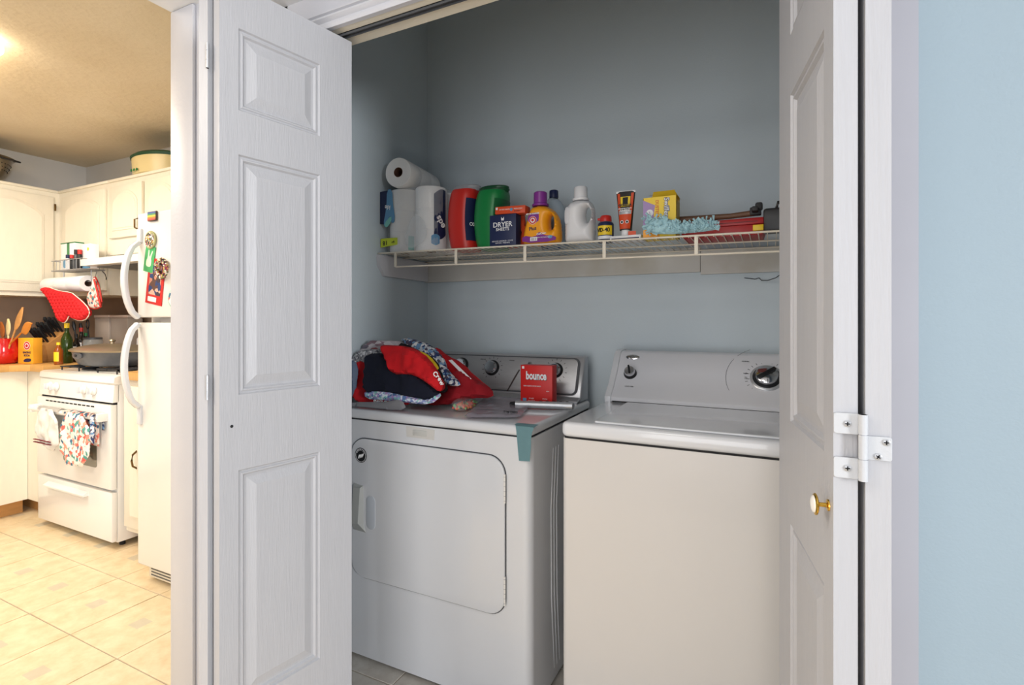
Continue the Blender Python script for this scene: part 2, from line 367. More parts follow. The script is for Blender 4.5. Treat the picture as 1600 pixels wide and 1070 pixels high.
struct('trim_7', b, M['dgrey'], label='metal bifold door track under the head jamb')
# kitchen end trim on the corner
struct('trim_8', Box(-1.628, -1.52, .953, .9648, 0, CEIL-.001, bev=.004), M['white'], label='white trim board on the wall end by the kitchen')
struct('baseboard_front', Box(JR+.06, 2.7, YF-.014, YF-.0005, .001, .09, bev=.003), M['white'], label='white baseboard under the blue wall')

# ------------------------------------------------------------ bifold doors
def leafmesh(W, H, t, pans, a, b_):
    """slab with moulded openings left for the panels; x 0..W, y -t..0 (seen face y=-t)"""
    bm = BM(); xs = [0, a, b_, W]; zs = [.012]
    for p in pans: zs += [p[0], p[1]]
    zs.append(H)
    for y in (-t, 0):
        g = [[bm.verts.new((x, y, z)) for x in xs] for z in zs]
        for j in range(len(zs)-1):
            for i in range(3):
                if i == 1 and j % 2 == 1: continue
                bm.faces.new((g[j][i], g[j][i+1], g[j+1][i+1], g[j+1][i]))
    for x in (0, W): bm.faces.new([bm.verts.new(p) for p in ((x, -t, .012), (x, 0, .012), (x, 0, H), (x, -t, H))])
    for z in (.012, H): bm.faces.new([bm.verts.new(p) for p in ((0, -t, z), (W, -t, z), (W, 0, z), (0, 0, z))])
    bmesh.ops.remove_doubles(bm, verts=bm.verts, dist=1e-6); bmesh.ops.recalc_face_normals(bm, faces=bm.faces); return bm
def panelmesh(x0, x1, z0, z1, t):
    bm = BM(); rings = [(0, 0), (.003, .0045), (.007, .0045), (.009, .0025), (.012, .0025), (.016, .0075), (.022, .0075), (.044, .0015), (.047, .0015)]
    for s in (-1, 1):
        pr = []
        for ins, d in rings:
            y = (-t+d) if s < 0 else -d
            pr.append([bm.verts.new(p) for p in ((x0+ins, y, z0+ins), (x1-ins, y, z0+ins), (x1-ins, y, z1-ins), (x0+ins, y, z1-ins))])
        for p, q in zip(pr, pr[1:]):
            for i in range(4): bm.faces.new((p[i], p[(i+1) % 4], q[(i+1) % 4], q[i]) if s < 0 else (p[i], q[i], q[(i+1) % 4], p[(i+1) % 4]))
        bm.faces.new(pr[-1] if s < 0 else pr[-1][::-1])
    return bm
PANS = [(.314, .875), (1.054, 1.625), (1.73, 1.925)]
LW, LH, LT = .365, 2.03, .027
def leaf(parent, loc, ang, flip, label):
    """loc = near end of the seen face; x runs from there; flip puts the margin for a mirrored leaf"""
    a, b_ = (.044, .262)
    l = obj('leaf', leafmesh(LW, LH, LT, PANS, a, b_), M['leaf'], parent, loc=loc, rot=(0, 0, ang), smooth=False)
    if flip: l.scale = (1, -1, 1)
    lab(l, label)
    for p in PANS: obj('panel', panelmesh(a, b_, p[0], p[1], LT), M['leaf'], l, smooth=False)
    return l
def screw(parent, p, r=.0042, rot=0):
    b = BM(); lathe(b, [(r*.95, 0), (r, -.0008), (r*.6, -.0016), (0.0001, -.0017)], n=14, axis='y', c=p)
    s = obj('screw', b, M['silver'], parent)
    b = Box(-r*.62, r*.62, -.0022, -.0015, -r*.17, r*.17); box(b, -r*.17, r*.17, -.0022, -.0015, -r*.62, r*.62)
    bmesh.ops.rotate(b, verts=b.verts, cent=(0, 0, 0), matrix=Matrix.Rotation(rot, 3, 'Y')); bmesh.ops.translate(b, verts=b.verts, vec=Vector(p)); return b, s
def hinge(parent, xc, yc, zc, w1, w2, sc=1):
    # local in world orientation: barrel at xc, tabs on both leaf edges
    h = .041*sc
    k = BM(); lathe(k, [(.0045 if w1 else .003, -h), (.0045 if w1 else .003, h)], n=14, c=(xc, yc-.004, zc))
    hg = obj('hinge', k, M['jamb'], parent); lab(hg, 'painted hinge with three knuckles')
    for z0, z1 in ((-h, -h*.36), (-h*.36+.001, h*.38), (h*.38+.001, h)):
        b = BM(); lathe(b, [(.0052 if w1 else .0035, z0), (.0052 if w1 else .0035, z1)], n=14, c=(xc, yc-.0045, zc)); obj('knuckle', b, M['jamb'] if w1 else M['silver'], hg)
    if w1:
        for z0, z1 in ((h*.36, h), (-h, -h*.36)):
            b = BM(); prism(b, rrect(xc-w1, xc-.003, zc+z0, zc+z1, .003), yc-.0016, yc+.0002, bev=.0006, seg=1); obj('hinge_tab', b, M['jamb'], hg)
            sb, s = screw(hg, (xc-w1*.52, yc-.0016, zc+(z0+z1)/2)); obj('screw_slot', sb, M['dark'], hg)
    if w2:
        b = BM(); prism(b, rrect(xc+.003, xc+w2, zc-h*.36, zc+h*.36, .003), yc-.0016, yc+.0002, bev=.0006, seg=1); obj('hinge_tab', b, M['jamb'], hg)
        for q, (dx, dz) in enumerate(((.8, .17), (.52, -.2))):
            sb, s = screw(hg, (xc+w2*dx, yc-.0016, zc+h*dz*1.2), rot=q*.6); obj('screw_slot', sb, M['dark'], hg)
    return hg
# left door: leaf seen full on runs from near apex to the track
nearL = Vector((-1.076, 1.135, 0))+Vector((-.1668, -.986, 0))*LW
d1 = thing('door_1', 'left white bifold door standing open, moulded panels', 'door', (nearL.x, nearL.y, 0), world=True, kind='structure')
# seen face of leaf looks to +x: local frame x along (.1668,.986), thickness to the left (local +y is left of x) -> seen face y=0 mirrored
def put_leaf(door, near, ang, seen_right, label):
    # local y axis is 90deg CCW of x axis. seen face must be on right of direction (-y) if seen_right
    s = 1 if seen_right else -1
    bm = leafmesh(LW, LH, LT, PANS, .044, .262)
    bmesh.ops.translate(bm, verts=bm.verts, vec=(0, LT, 0))         # seen face now y=0, body to +y
    if s < 0:
        bmesh.ops.scale(bm, verts=bm.verts, vec=(1, -1, 1)); bmesh.ops.recalc_face_normals(bm, faces=bm.faces)
    w = WORLDROOT[door.name]
    me = mesh_of(bm, M['leaf'], 'leaf', False); l = bpy.data.objects.new('leaf', me); C.objects.link(l); l.parent = door
    l.location = Vector((near[0], near[1], 0))-w; l.rotation_euler = (0, 0, ang); lab(l, label)
    for p in PANS:
        bm = panelmesh(.044, .262, p[0], p[1], LT); bmesh.ops.translate(bm, verts=bm.verts, vec=(0, LT, 0))
        if s < 0: bmesh.ops.scale(bm, verts=bm.verts, vec=(1, -1, 1)); bmesh.ops.reverse_faces(bm, faces=bm.faces)
        o = bpy.data.objects.new('panel', mesh_of(bm, M['leaf'], 'panel', False)); C.objects.link(o); o.parent = l
    return l
angL = R(80.43); angA = R(98.8)
put_leaf(d1, (nearL.x, nearL.y), angL, True, 'lead leaf seen nearly full on, knob missing')
put_leaf(d1, (-1.174, .772), R(97.5), True, 'folded leaf behind, hinged to the left jamb')
for hz in (1.845, 1.075, .3): hinge(d1, -1.1690, .7725, hz, 0, 0, .7)
hp = nearL+Vector((.1668, .986, 0))*.028
b = BM(); lathe(b, [(.0036, 0), (.0036, -.0006)], n=12, axis='x'); 
o = obj('knob_hole', b, M['dark'], d1, loc=(hp.x+.0006, hp.y, .982), rot=(0, 0, angL-pi/2)); lab(o, 'dark screw hole where the knob is missing')
# right door
nearA = Vector((.0167, 1.135, 0))+Vector((.153, -.988, 0))*LW
d2 = thing('door_2', 'right white bifold door folded open with small brass knob', 'door', (nearA.x, nearA.y, 0), world=True, kind='structure')
put_leaf(d2, (nearA.x, nearA.y), angA, False, 'lead leaf facing into the opening, with knob')
put_leaf(d2, (.1065, .774), R(94+0), False, 'folded leaf hinged to the right jamb')
for hz in (1.845, 1.08, .3): hinge(d2, .1035, .7735, hz-.007, .031, .030, 1)
kp = nearA+Vector((-.153, .988, 0))*.022
kn = obj('knob', lathe(BM(), [(.009, 0), (.0085, .003), (.0035, .005), (.0032, .022), (.0075, .024)], n=20), M['brass'], d2, loc=(kp.x, kp.y, .988), rot=(0, -pi/2, R(8.8))); kn.scale = (.85, .85, .56)
obj('knob_rim', mesh_of(lathe(BM(), [(.006, .022), (.0135, .0235), (.0165, .026), (.0165, .029), (.014, .031)], n=24), M['brass'], 'knob_rim'), None, kn)
obj('knob_face', mesh_of(lathe(BM(), [(.0135, .030), (.0125, .0335), (.008, .0365), (.0002, .0375)], n=24), mat('white_porcelain', (240, 238, 232), .15), 'knob_face'), None, kn)

# ------------------------------------------------------------ dryer
DX0, DX1, DY0, DY1, DTOP = -1.447, -.657, 1.455, 2.06, .905
dr = thing('clothes_dryer', 'white front-loading clothes dryer with grey control console, left of the washer', 'dryer', ((DX0+DX1)/2, 1.75, 0), world=True)
b = BM(); prism(b, rrect(DX0, DX1, DY0, DY1, .028), .012, .868, axis='z'); obj('cabinet', b, M['enamel'], dr)
b = BM(); prism(b, rrect(DX0+.005, DX1-.005, DY0+.005, DY1, .024), .866, .872, axis='z'); obj('top_seam', b, M['dark'], dr)
b = BM(); prism(b, rrect(DX0-.001, DX1+.001, DY0-.002, DY1, .03), .871, DTOP, axis='z', bev=.012, seg=4); obj('top_panel', b, M['enamel'], dr)
for x in (DX0+.05, DX1-.05):
    for y in (DY0+.05, DY1-.05): obj('foot', lathe(BM(), [(.015, .0015), (.015, .01), (.01, .012), (.01, .03)], c=(x, y, 0)), M['dgrey'], dr)
dxa, dxb, dza, dzb = -1.375, -.743, .300, .803
b = BM(); prism(b, rrect(dxa-.003, dxb+.003, dza-.003, dzb+.003, .063, 8), DY0-.0012, DY0+.002); obj('door_gap', b, M['dgrey'], dr)
b = BM(); prism(b, rrect(dxa, dxb, dza, dzb, .06, 8), DY0-.008, DY0+.001, bev=.004, seg=3); dd = obj('dryer_door', b, M['enamel'], dr)
for zc in (.705, .385):
    b = BM(); lathe(b, [(.0035, zc-.045), (.0035, zc+.045)], n=10, c=(dxb+.001, DY0-.0085, 0)); h = obj('door_hinge', b, M['enamel2'], dd)
    for k in range(6): 
        b = BM(); lathe(b, [(.0038, 0), (.0038, .001)], n=10, c=(dxb+.001, DY0-.0085, zc-.038+k*.015)); obj('hinge_ring', b, M['grey'], dd)
# door handle recess + tape
p = at(561, 792, DY0-.008); q = at(579, 800, DY0-.008)
b = BM(); prism(b, rrect(q.x-.02, q.x+.022, q.z-.062, q.z+.058, .02), DY0-.0095, DY0-.007, bev=.001); lab(obj('handle_recess', b, mat('recess_grey', (186, 192, 200), .35), dd), 'rounded finger recess of the door handle')
b = BM(); loft(b, [[(p.x-.024, DY0-.008, p.z+.085), (p.x+.020, DY0-.008, p.z+.080), (p.x+.016, DY0-.022, p.z+.075), (p.x-.015, DY0-.022, p.z+.075)],
                   [(p.x-.026, DY0-.008, p.z-.07), (p.x+.022, DY0-.008, p.z-.06), (p.x+.014, DY0-.03, p.z-.05), (p.x-.018, DY0-.03, p.z-.055)],
                   [(p.x-.030, DY0-.008, p.z-.085), (p.x+.034, DY0-.008, p.z-.088), (p.x+.026, DY0-.012, p.z-.078), (p.x-.024, DY0-.012, p.z-.078)]])
lab(obj('door_handle', b, M['gtape'], dd, smooth=False), 'door handle wrapped in grey tape')
# lint label area: masking tape at the front top
p = at(655, 680, DY0); b = BM(); prism(b, [(p.x-.052, .829), (p.x+.062, .828), (p.x+.064, .862), (p.x-.054, .866)], DY0-.0018, DY0+.001); tp = lab(obj('tape_patch', b, M['mtape'], dr), 'yellowed masking tape over a small vent')
b = BM(); prism(b, rrect(p.x-.025, p.x+.032, .836, .856, .003), DY0-.0035, DY0-.001, bev=.001); obj('patch_centre', b, mat('patch_grey', (190, 190, 186), .5), tp)
# round sticker, with curved mark
p = at(564, 711, DY0-.008)
b = BM(); lathe(b, [(.027, -.0012), (.027, 0)], n=32, axis='y', c=(p.x, DY0-.008, p.z)); st = tag(obj('round_sticker', b, M['kprint']), 'round black and white emblem magnet on the dryer door', 'sticker')
b = BM(); tube(b, [(p.x+.0235*cos(a*pi/16), DY0-.0094, p.z+.0235*sin(a*pi/16)) for a in range(32)], .0007, n=4, closed=True)
for i in range(4):
    a0 = .3+i*.006-.012
    tube(b, [(p.x-.012+i*.006+.006*sin(t*2), DY0-.0096, p.z-.014+i*.002+.028*t-.012*t*t) for t in (0, .25, .5, .75, 1)], [.0004, .002, .0026, .0018, .0004], n=5)
obj('emblem', b, M['wprint'], st)
for i, ch in enumerate('AMERICA'):
    a = R(150-20*i); text(ch, .008, M['wprint'], st, (p.x+.0195*cos(a), DY0-.0096, p.z+.0195*sin(a)), rot=(pi/2, -(a-pi/2), 0))
# console
b = BM(); prism(b, [(1.925, DTOP), (1.925, .915), (1.968, .925), (2.018, 1.078), (2.03, 1.086), (2.06, 1.086), (2.06, DTOP)], DX0+.02, DX1-.012, axis='x', bev=.008, seg=3)
co = obj('console', b, M['silver'], dr)
def slope_mtx(x, z, off=0):   # frame on the sloping console face: u right, v up the slope
    t = (z-.925)/(1.078-.925); y = 1.968+.05*t; n = Vector((0, -.153, .05)).normalized(); v = Vector((0, .05, .153)).normalized()
    c = Vector((x, y, z))+n*off; return Matrix(((1, 0, n.x, c.x), (0, v.y, n.y, c.y), (0, v.z, n.z, c.z), (0, 0, 0, 1)))
L_ = .161
mt = slope_mtx((DX0+DX1)/2+.0, 1.0015, 0)
hw = (DX1-DX0)/2-.035
b = BM(); prism(b, rrect(-hw-.006, hw+.006, -L_/2+.006, L_/2-.001, .026), .0005, .003, axis='z', mtx=mt); obj('console_frame', b, M['dgrey'], dr)
b = BM(); prism(b, rrect(-hw, hw-.004, -L_/2+.011, L_/2-.006, .022), .002, .005, axis='z', bev=.001, mtx=mt); lab(obj('control_panel', b, M['steel'], dr), 'brushed silver control panel')
def knob(parent, mtx, r, m1, m2, bar=True, name='control_knob'):
    b = lathe(BM(), [(r*1.18, 0), (r*1.18, .004), (r*1.05, .008), (r*1.0, .012)], n=28); bmesh.ops.transform(b, matrix=mtx, verts=b.verts); k = obj(name, b, M['black'], parent)
    b = lathe(BM(), [(r*.98, .008), (r*.95, .022), (r*.8, .026), (r*.01, .0262)], n=28); bmesh.ops.transform(b, matrix=mtx, verts=b.verts); obj('knob_cap', b, m1, k)
    if bar:
        b = BM(); box(b, -r*.16, r*.16, -r*.9, r*.9, .026, .034, bev=.002); bmesh.ops.transform(b, matrix=mtx @ Matrix.Rotation(bar if bar is not True else 0, 4, 'Z'), verts=b.verts); obj('knob_grip', b, m2, k)
    return k
def on_console(px, py):
    for _ in range(6):
        Y = 1.97 if _ == 0 else Y; q = at(px, py, Y); Y = 1.968+.05*(q.z-.925)/.153
    return q
for px, py, r in ((770, 575, .029), (869, 579, .027), (722, 571, .03)):
    q = on_console(px, py); knob(dr, slope_mtx(q.x, q.z, .005), r, M['chrome'], M['dark'], False)
q = on_console(829, 569); b = lathe(BM(), [(.009, 0), (.009, .006), (.006, .009), (.001, .0095)], n=20); bmesh.ops.transform(b, matrix=slope_mtx(q.x, q.z, .005), verts=b.verts); obj('start_button', b, M['chrome'], dr)
q = on_console(804, 594); b = BM(); prism(b, [(-.028, -.05), (-.022, -.05), (.022, .045), (.016, .046), (-.002, .01)], 0, .0012, axis='z', mtx=slope_mtx(q.x, q.z, .005)); lab(obj('console_stripe', b, mat('brown_stripe', (62, 52, 50), .4), dr), 'dark slanting stripe')
bm = BM()
for px, py in ((770, 575), (869, 579)):
    q = on_console(px, py)
    for k in range(13):
        a = R(-60+k*25); m_ = slope_mtx(q.x, q.z, .0052)@Matrix.Rotation(a, 4, 'Z')@Matrix.Translation((.046, 0, 0)); box(bm, -.004, .004, -.0009, .0009, 0, .0004, mtx=m_)
pr = obj('dial_print', bm, M['kprint'], dr); pr['kind'] = 'stuff'
def ctext(s, px, py, size, m_=None):
    q = on_console(px, py); t = math.atan2(.05, .153); text(s, size, m_ or M['kprint'], dr, (q.x, q.y-.006, q.z), rot=(pi/2-t, 0, 0))
ctext('DELICATE', 756, 561, .006); ctext('NORMAL', 801, 563, .006)
# side pressed ribs on the right flank
for y in (1.62, 1.645, 1.67):
    obj('pressed_rib', Tube([(DX1-.001, y+.02, .80), (DX1+.0005, y, .6), (DX1+.001, y+.004, .3), (DX1-.001, y+.03, .05)], .0022, n=6), M['enamel'], dr)
# teal tape over corner
p = at(823, 690, DY0); 
b = BM(); x0, x1 = at(809, 690, DY0).x, DX1-.006
ty_ = DY0-.0045
x1 += .016
rings = [[(x0-.014, DY0+.03, DTOP+.0022), (x1+.004, DY0+.034, DTOP+.0022)], [(x0-.012, DY0+.006, DTOP+.0024), (x1+.006, DY0+.01, DTOP+.0026)], [(x0-.006, DY0-.003, DTOP-.001), (x1+.003, DY0-.002, DTOP-.001)], [(x0-.002, ty_-.001, DTOP-.014), (x1-.002, ty_-.001, DTOP-.014)], [(x0, ty_-.001, DTOP-.035), (x1-.006, ty_-.001, DTOP-.036)], [(x0+.003, ty_-.002, .84), (x1-.006, ty_-.001, .84)], [(x0+.006, ty_+.001, .797), (x1-.010, ty_-.001, .80)]]
rows = [[bm_ for bm_ in r] for r in rings]
vs = []
for r in rows:
    ln = []
    for k in range(7):
        t = k/6; ln.append(b.verts.new(Vector(r[0]).lerp(Vector(r[1]), t)+Vector((0, -.0022*noise.noise(Vector((t*4, r[0][2]*30, 0)))-.001, 0))))
    vs.append(ln)
for a, c_ in zip(vs, vs[1:]):
    for k in range(6): b.faces.new((a[k], a[k+1], c_[k+1], c_[k]))
bmesh.ops.solidify(b, geom=b.faces[:], thickness=.0008)
tag(obj('duct_tape', b, M['tape']), 'strip of teal duct tape folded over the front right corner of the dryer', 'tape')

# ------------------------------------------------------------ washer
WX0, WX1, WY0, WY1 = -.545, .145, 1.428, 2.09
wa = thing('washing_machine', 'white top-loading washing machine, right of the dryer', 'washer', ((WX0+WX1)/2, 1.75, 0), world=True)
b = BM(); prism(b, rrect(WX0, WX1, WY0, WY1, .018), .012, .888, axis='z'); obj('cabinet', b, mat('washer_enamel', (206, 203, 200), .25, var=.01, coat=.3), wa)
b = BM(); prism(b, rrect(WX0+.003, WX1-.003, WY0+.003, WY1, .016), .886, .893, axis='z'); obj('top_seam', b, M['dark'], wa)
b = BM(); prism(b, rrect(WX0-.003, WX1+.003, WY0-.004, WY1, .022), .892, .935, axis='z', bev=.013, seg=4); obj('top_panel', b, M['enamel'], wa)
for x in (WX0+.05, WX1-.05):
    for y in (WY0+.05, WY1-.05): obj('foot', lathe(BM(), [(.015, .0015), (.015, .01), (.01, .012), (.01, .03)], c=(x, y, 0)), M['dgrey'], wa)
b = BM(); prism(b, rrect(WX0+.088, WX1-.088, WY0+.018, 1.842, .012), .9345, .936, axis='z'); obj('lid_gap', b, M['grey'], wa)
b = BM(); prism(b, rrect(WX0+.0905, WX1-.0905, WY0+.02, 1.838, .01), .935, .9415, axis='z', bev=.003, seg=2); obj('lid', b, M['enamel'], wa)
prof = [(1.862, .936), (1.862, .952), (1.875, .965), (1.905, .985), (1.955, 1.04), (2.005, 1.105), (2.03, 1.112), (2.085, 1.112), (2.085, .936)]
b = BM(); prism(b, prof, WX0+.025, WX1-.025, axis='x'); obj('console', b, mat('washer_console_white', (214, 215, 220), .3, coat=.2, var=.015), wa)
pe = [(1.858, .934), (1.858, .954), (1.872, .968), (1.900, .989), (1.949, 1.044), (2.0, 1.109), (2.028, 1.117), (2.088, 1.117), (2.088, .934)]
for x in (WX0+.002, WX1-.026): b = BM(); prism(b, pe, x, x+.024, axis='x', bev=.004, seg=2); obj('console_end', b, M['enamel'], wa)
obj('console_base_gap', Box(WX0+.03, WX1-.03, 1.8605, 1.87, .9345, .939), M['dark'], wa)
n_ = Vector((0, -.072, .052)).normalized()
def wm(x, z, off=0):
    t = (z-.985)/(1.105-.985); y = 1.905+.1*t; n = Vector((0, -.12, .1)).normalized(); v = Vector((0, .1, .12)).normalized()
    # actual profile is two segments; use local y from profile
    y = 1.905+(z-.985)/.055*.05 if z < 1.04 else 1.955+(z-1.04)/.065*.05
    c = Vector((x, y, z))+n*off; return Matrix(((1, 0, n.x, c.x), (0, v.y, n.y, c.y), (0, v.z, n.z, c.z), (0, 0, 0, 1)))
def on_w(px, py):
    Y = 1.95
    for _ in range(8):
        q = at(px, py, Y); z = q.z; Y = 1.905+(z-.985)/.055*.05 if z < 1.04 else 1.955+(z-1.04)/.065*.05
        Y = min(max(Y, 1.87), 2.02)
    return at(px, py, Y)
q = on_w(985, 584); knob(wa, wm(q.x, q.z, .001), .0205, M['chrome'], M['black'], .25)
q = on_w(1198, 591); 
b = lathe(BM(), [(.052, 0), (.052, .003), (.047, .006)], n=36); bmesh.ops.transform(b, matrix=wm(q.x, q.z, .001), verts=b.verts); obj('dial_ring', b, M['silver'], wa)
knob(wa, wm(q.x, q.z, .004), .037, M['chrome'], M['black'], -.9)
bm = BM()
for k in range(24):
    a = R(k*15); box(bm, -.004, .004, -.0009, .0009, 0, .0004, mtx=wm(q.x, q.z, .0015)@Matrix.Rotation(a, 4, 'Z')@Matrix.Translation((.064, 0, 0)))
for k in range(18):
    a = R(115+k*7.2); a2 = R(115+(k+1)*7.2)
    box(bm, -.0005, .0005, -.0095, .0095, 0, .0003, mtx=wm(q.x, q.z, .0022)@Matrix.Rotation((a+a2)/2, 4, 'Z')@Matrix.Translation((.128, 0, 0)))
pr = obj('dial_print', bm, M['dgrey'], wa); pr['kind'] = 'stuff'
q3 = on_w(989, 557); b = lathe(BM(), [(.026, 0), (.026, .0015), (.02, .004), (.001, .0045)], n=28, sy=.42); bmesh.ops.transform(b, matrix=wm(q3.x, q3.z-.003, .001), verts=b.verts); bd_ = obj('badge', b, M['chrome'], wa); lab(bd_, 'oval silver badge')
wt = math.atan2(.1, .12)
def wtext(s, px, py, size):
    q = on_w(px, py); text(s, size, M['kprint'], wa, (q.x, q.y-.0012, q.z+.0012), rot=(pi/2-wt, 0, 0))
wtext('LOAD SIZE', 983, 604, .0065); wtext('NORMAL', 1165, 565, .006); wtext('Regular 14', 1168, 584, .006); wtext('Heavy 10', 1169, 592, .006); wtext('HEAVY DUTY', 1200, 629, .005)

# ------------------------------------------------------------ wire shelf and ledger
SY0, SY1 = 1.763, 2.112
def hs(X): return 1.5245-.0136*(X+1.524)
sh = thing('wire_shelf', 'cream coated wire shelf over the washer and dryer', 'shelf', (-.6, 1.95, hs(-.6)-.1), world=True)
XE = .334
def rod(y, dz, r, x0=XCL+.004): return Tube([(x0, y, hs(x0)+dz), (XE, y, hs(XE)+dz)], r, n=8)
obj('front_rod', rod(SY0, -.003, .0034), M['wire'], sh); obj('lip_rod', rod(SY0+.002, -.064, .0034, -1.4265), M['wire'], sh)
obj('middle_rod', rod(1.93, -.0075, .0028), M['wire'], sh); obj('back_rod', rod(2.105, -.0075, .0028), M['wire'], sh)
x = -1.505
wme = None
while x < XE-.005:
    if wme is None:
        wme = mesh_of(Tube([(0, SY0-.003, -.008), (0, SY0-.002, -.001), (0, SY0+.006, 0), (0, 1.93, 0), (0, 2.108, 0)], .0016, n=5), M['wire'], 'wire')
    o = obj('wire', wme, None, sh); o.location = Vector((x, 0, hs(x)-.0016))-WORLDROOT[sh.name]; x += .0254
for k in range(6):
    X = -1.4265+k*.3037
    obj('lip_brace', Box(X-.006, X+.006, SY0-.0025, SY0+.0025, hs(X)-.064, hs(X)-.003, bev=.001), M['wire'], sh)
lg = struct('trim_9', Box(XCL+.0005, -.24, YBW-.018, YBW-.0005, 1.418, 1.513), M['ledger'], label='painted ledger board under the wire shelf')
box_ = Box(-.238, .338, YBW-.018, YBW-.0005, 1.408, 1.501); obj('board', box_, M['ledger'], lg)
b = BM(); prism(b, [(YBW-.02, 1.421), (1.795, 1.425), (1.758, 1.47), (1.756, 1.516), (YBW-.02, 1.513)], XCL+.0005, XCL+.018, axis='x'); struct('trim_10', b, M['white'], label='white side ledger board on the closet left wall')
# loose thin wire under the shelf
p0 = at(1164, 434, 2.1285)
tag(obj('loose_wire', Tube([at(1163, 434, 2.1265), at(1180, 436, 2.1265), at(1186, 434, 2.12), at(1190, 438, 2.12), at(1200, 438, 2.11), at(1212, 434, 2.10), at(1226, 424, 2.115), at(1232, 420, 2.1265)], .0015, n=6), M['black']), 'thin black wire sticking out of the closet back wall under the shelf', 'wire')

# ============================================================ things on the shelf
def top(X): return hs(X)+.0006
def decal(parent, pts, y, m, name='print', th=.0005):          # flat print slightly proud of a face that looks to -y
    return obj(name, prism(BM(), pts, y-th, y+.0003), m, parent, smooth=False)
def ell(cx, cz, rx, rz=None, n=20): return circ(cx, cz, rx, rz, n)
def rc(x0, x1, z0, z1): return [(x0, z0), (x1, z0), (x1, z1), (x0, z1)]
# paper towels: rolls in a wrapped pack and one lying on top
def roll(name, label, loc, rx=0, rz=0, r=.0665, h=.27, group=None):
    t = thing(name, label, 'paper towels', loc, 0); t.rotation_euler = (rx, 0, rz)
    b = lathe(BM(), [(.021, .001), (r*.96, 0), (r, .004), (r, h*.33), (r*.992, h*.335), (r, h*.34), (r, h*.66), (r*.992, h*.665), (r, h*.67), (r, h-.004), (r*.96, h), (.021, h-.001), (.021, .001)], n=40, cap=False)
    obj('towel_sheets', b, M['paper'], t); b = lathe(BM(), [(.0208, .0005), (.0208, h-.0005), (.0192, h-.0005), (.0192, .0005), (.0208, .0005)], n=24, cap=False)
    obj('cardboard_core', b, M['card'], t)
    if group: t['group'] = group
    return t
pX = -1.402
def floorz(X): return top(X)
r1 = roll('paper_towel_roll', 'standing paper towel roll at the left end of the shelf, inside the printed wrapper', (-1.4380, 1.846, floorz(-1.455)))
r2 = roll('paper_towel_roll', 'standing paper towel roll in torn wrapper beside the red tub', (-1.3005, 1.846, floorz(-1.38)))
r3 = roll('paper_towel_roll', 'standing paper towel roll behind the leftmost roll against the wall', (-1.4380, 1.981, floorz(-1.455)))
r4 = roll('paper_towel_roll', 'standing paper towel roll behind the roll beside the red tub', (-1.3005, 1.981, floorz(-1.38)))
q = at(622, 262, 1.765)
r5 = roll('paper_towel_roll', 'loose paper towel roll lying on top of the wrapped pack', (q.x, 1.765, 1.7965+.064), rx=-pi/2, rz=R(8), r=.063, h=.28)
# wrapper film: sleeve around the two front rolls
wr = thing('towel_wrapper', 'clear printed plastic wrapper around the standing paper towel rolls', 'wrapper', (-1.376, 1.9135, floorz(-1.4)))
Wz = .004
def sleeve(x0, x1, y0, y1, z0, z1, r, n=8):
    b = BM(); ring = rrect(x0, x1, y0, y1, r, n); rows = []
    for k in range(9):
        t = k/8; z = z0+(z1-z0)*t; rows.append([b.verts.new((x+.0015*noise.noise(Vector((x*40, y*40, z*25))), y+.0015*noise.noise(Vector((x*30, z*40, 2))), z)) for x, y in ring])
    for a, c_ in zip(rows, rows[1:]):
        for i in range(len(ring)): b.faces.new((a[i], a[(i+1) % len(ring)], c_[(i+1) % len(ring)], c_[i]))
    return b
obj('film', sleeve(-.144, .1435, -.1355, .1355, Wz, .268, .066), M['film'], wr)
# wrapper prints (curved patches on the film)
def patch(parent, fx, z0, z1, a0, a1, cx, cy, r, m, name='wrapper_print', n=10, sk=0, wavy=0):
    b = BM(); prev = None
    for k in range(n+1):
        a = R(a0+(a1-a0)*k/n); x, y = cx+r*cos(a), cy+r*sin(a); w = wavy*sin(k/n*pi)
        cur = [b.verts.new((x, y, z0+sk*k/n-w)), b.verts.new((x, y, z1+sk*k/n+w))]
        if prev: b.faces.new((prev[0], cur[0], cur[1], prev[1]))
        prev = cur
    return obj(name, b, m, parent)
cxl, cyl, cxr = -.062, -.0675, .0755
def ctx(parent, s, size, m, cx, cy, r, adeg, z, rz=0, **k):
    a = R(adeg); return text(s, size, m, parent, (cx+r*cos(a), cy+r*sin(a), z), rot=(pi/2, rz, a+pi/2), **k)
def wpx(pts): return [(at(a, b_, 1.777).x+1.376, at(a, b_, 1.777).z-floorz(-1.4)) for a, b_ in pts]
decal(wr, wpx([(594, 350), (594, 300), (608, 297), (607, 318), (603, 340), (601, 351)]), -.1368, M['navyp'], 'wrapper_print')
decal(wr, smooth(wpx([(605, 296), (613, 296), (614, 318), (618, 345), (612, 350), (609, 334), (604, 356), (599, 352), (604, 325)]), 1), -.1374, mat('sky_print', (96, 150, 190), .4), 'wrapper_print')
decal(wr, smooth(wpx([(600, 350), (612, 336), (612, 346), (604, 357)]), 1), -.138, M['mint'], 'wrapper_print')
decal(wr, wpx([(595, 373), (621, 371), (621, 382), (595, 387)]), -.137, mat('lime_print', (206, 222, 60), .4), 'wrapper_print')
q = wpx([(602, 379.5), (613, 378), (606, 324)])
text('18', .026, M['kprint'], wr, (q[0][0], -.1378, q[0][1]), rot=(pi/2, pi-.1, 0), bold=.0006); text('6=', .015, M['kprint'], wr, (q[1][0]+.004, -.1378, q[1][1]), rot=(pi/2, pi-.1, 0), bold=.0003)
text('kle', .026, M['wprint'], wr, (q[2][0], -.1384, q[2][1]), rot=(pi/2, pi+.15, 0), bold=.0006)
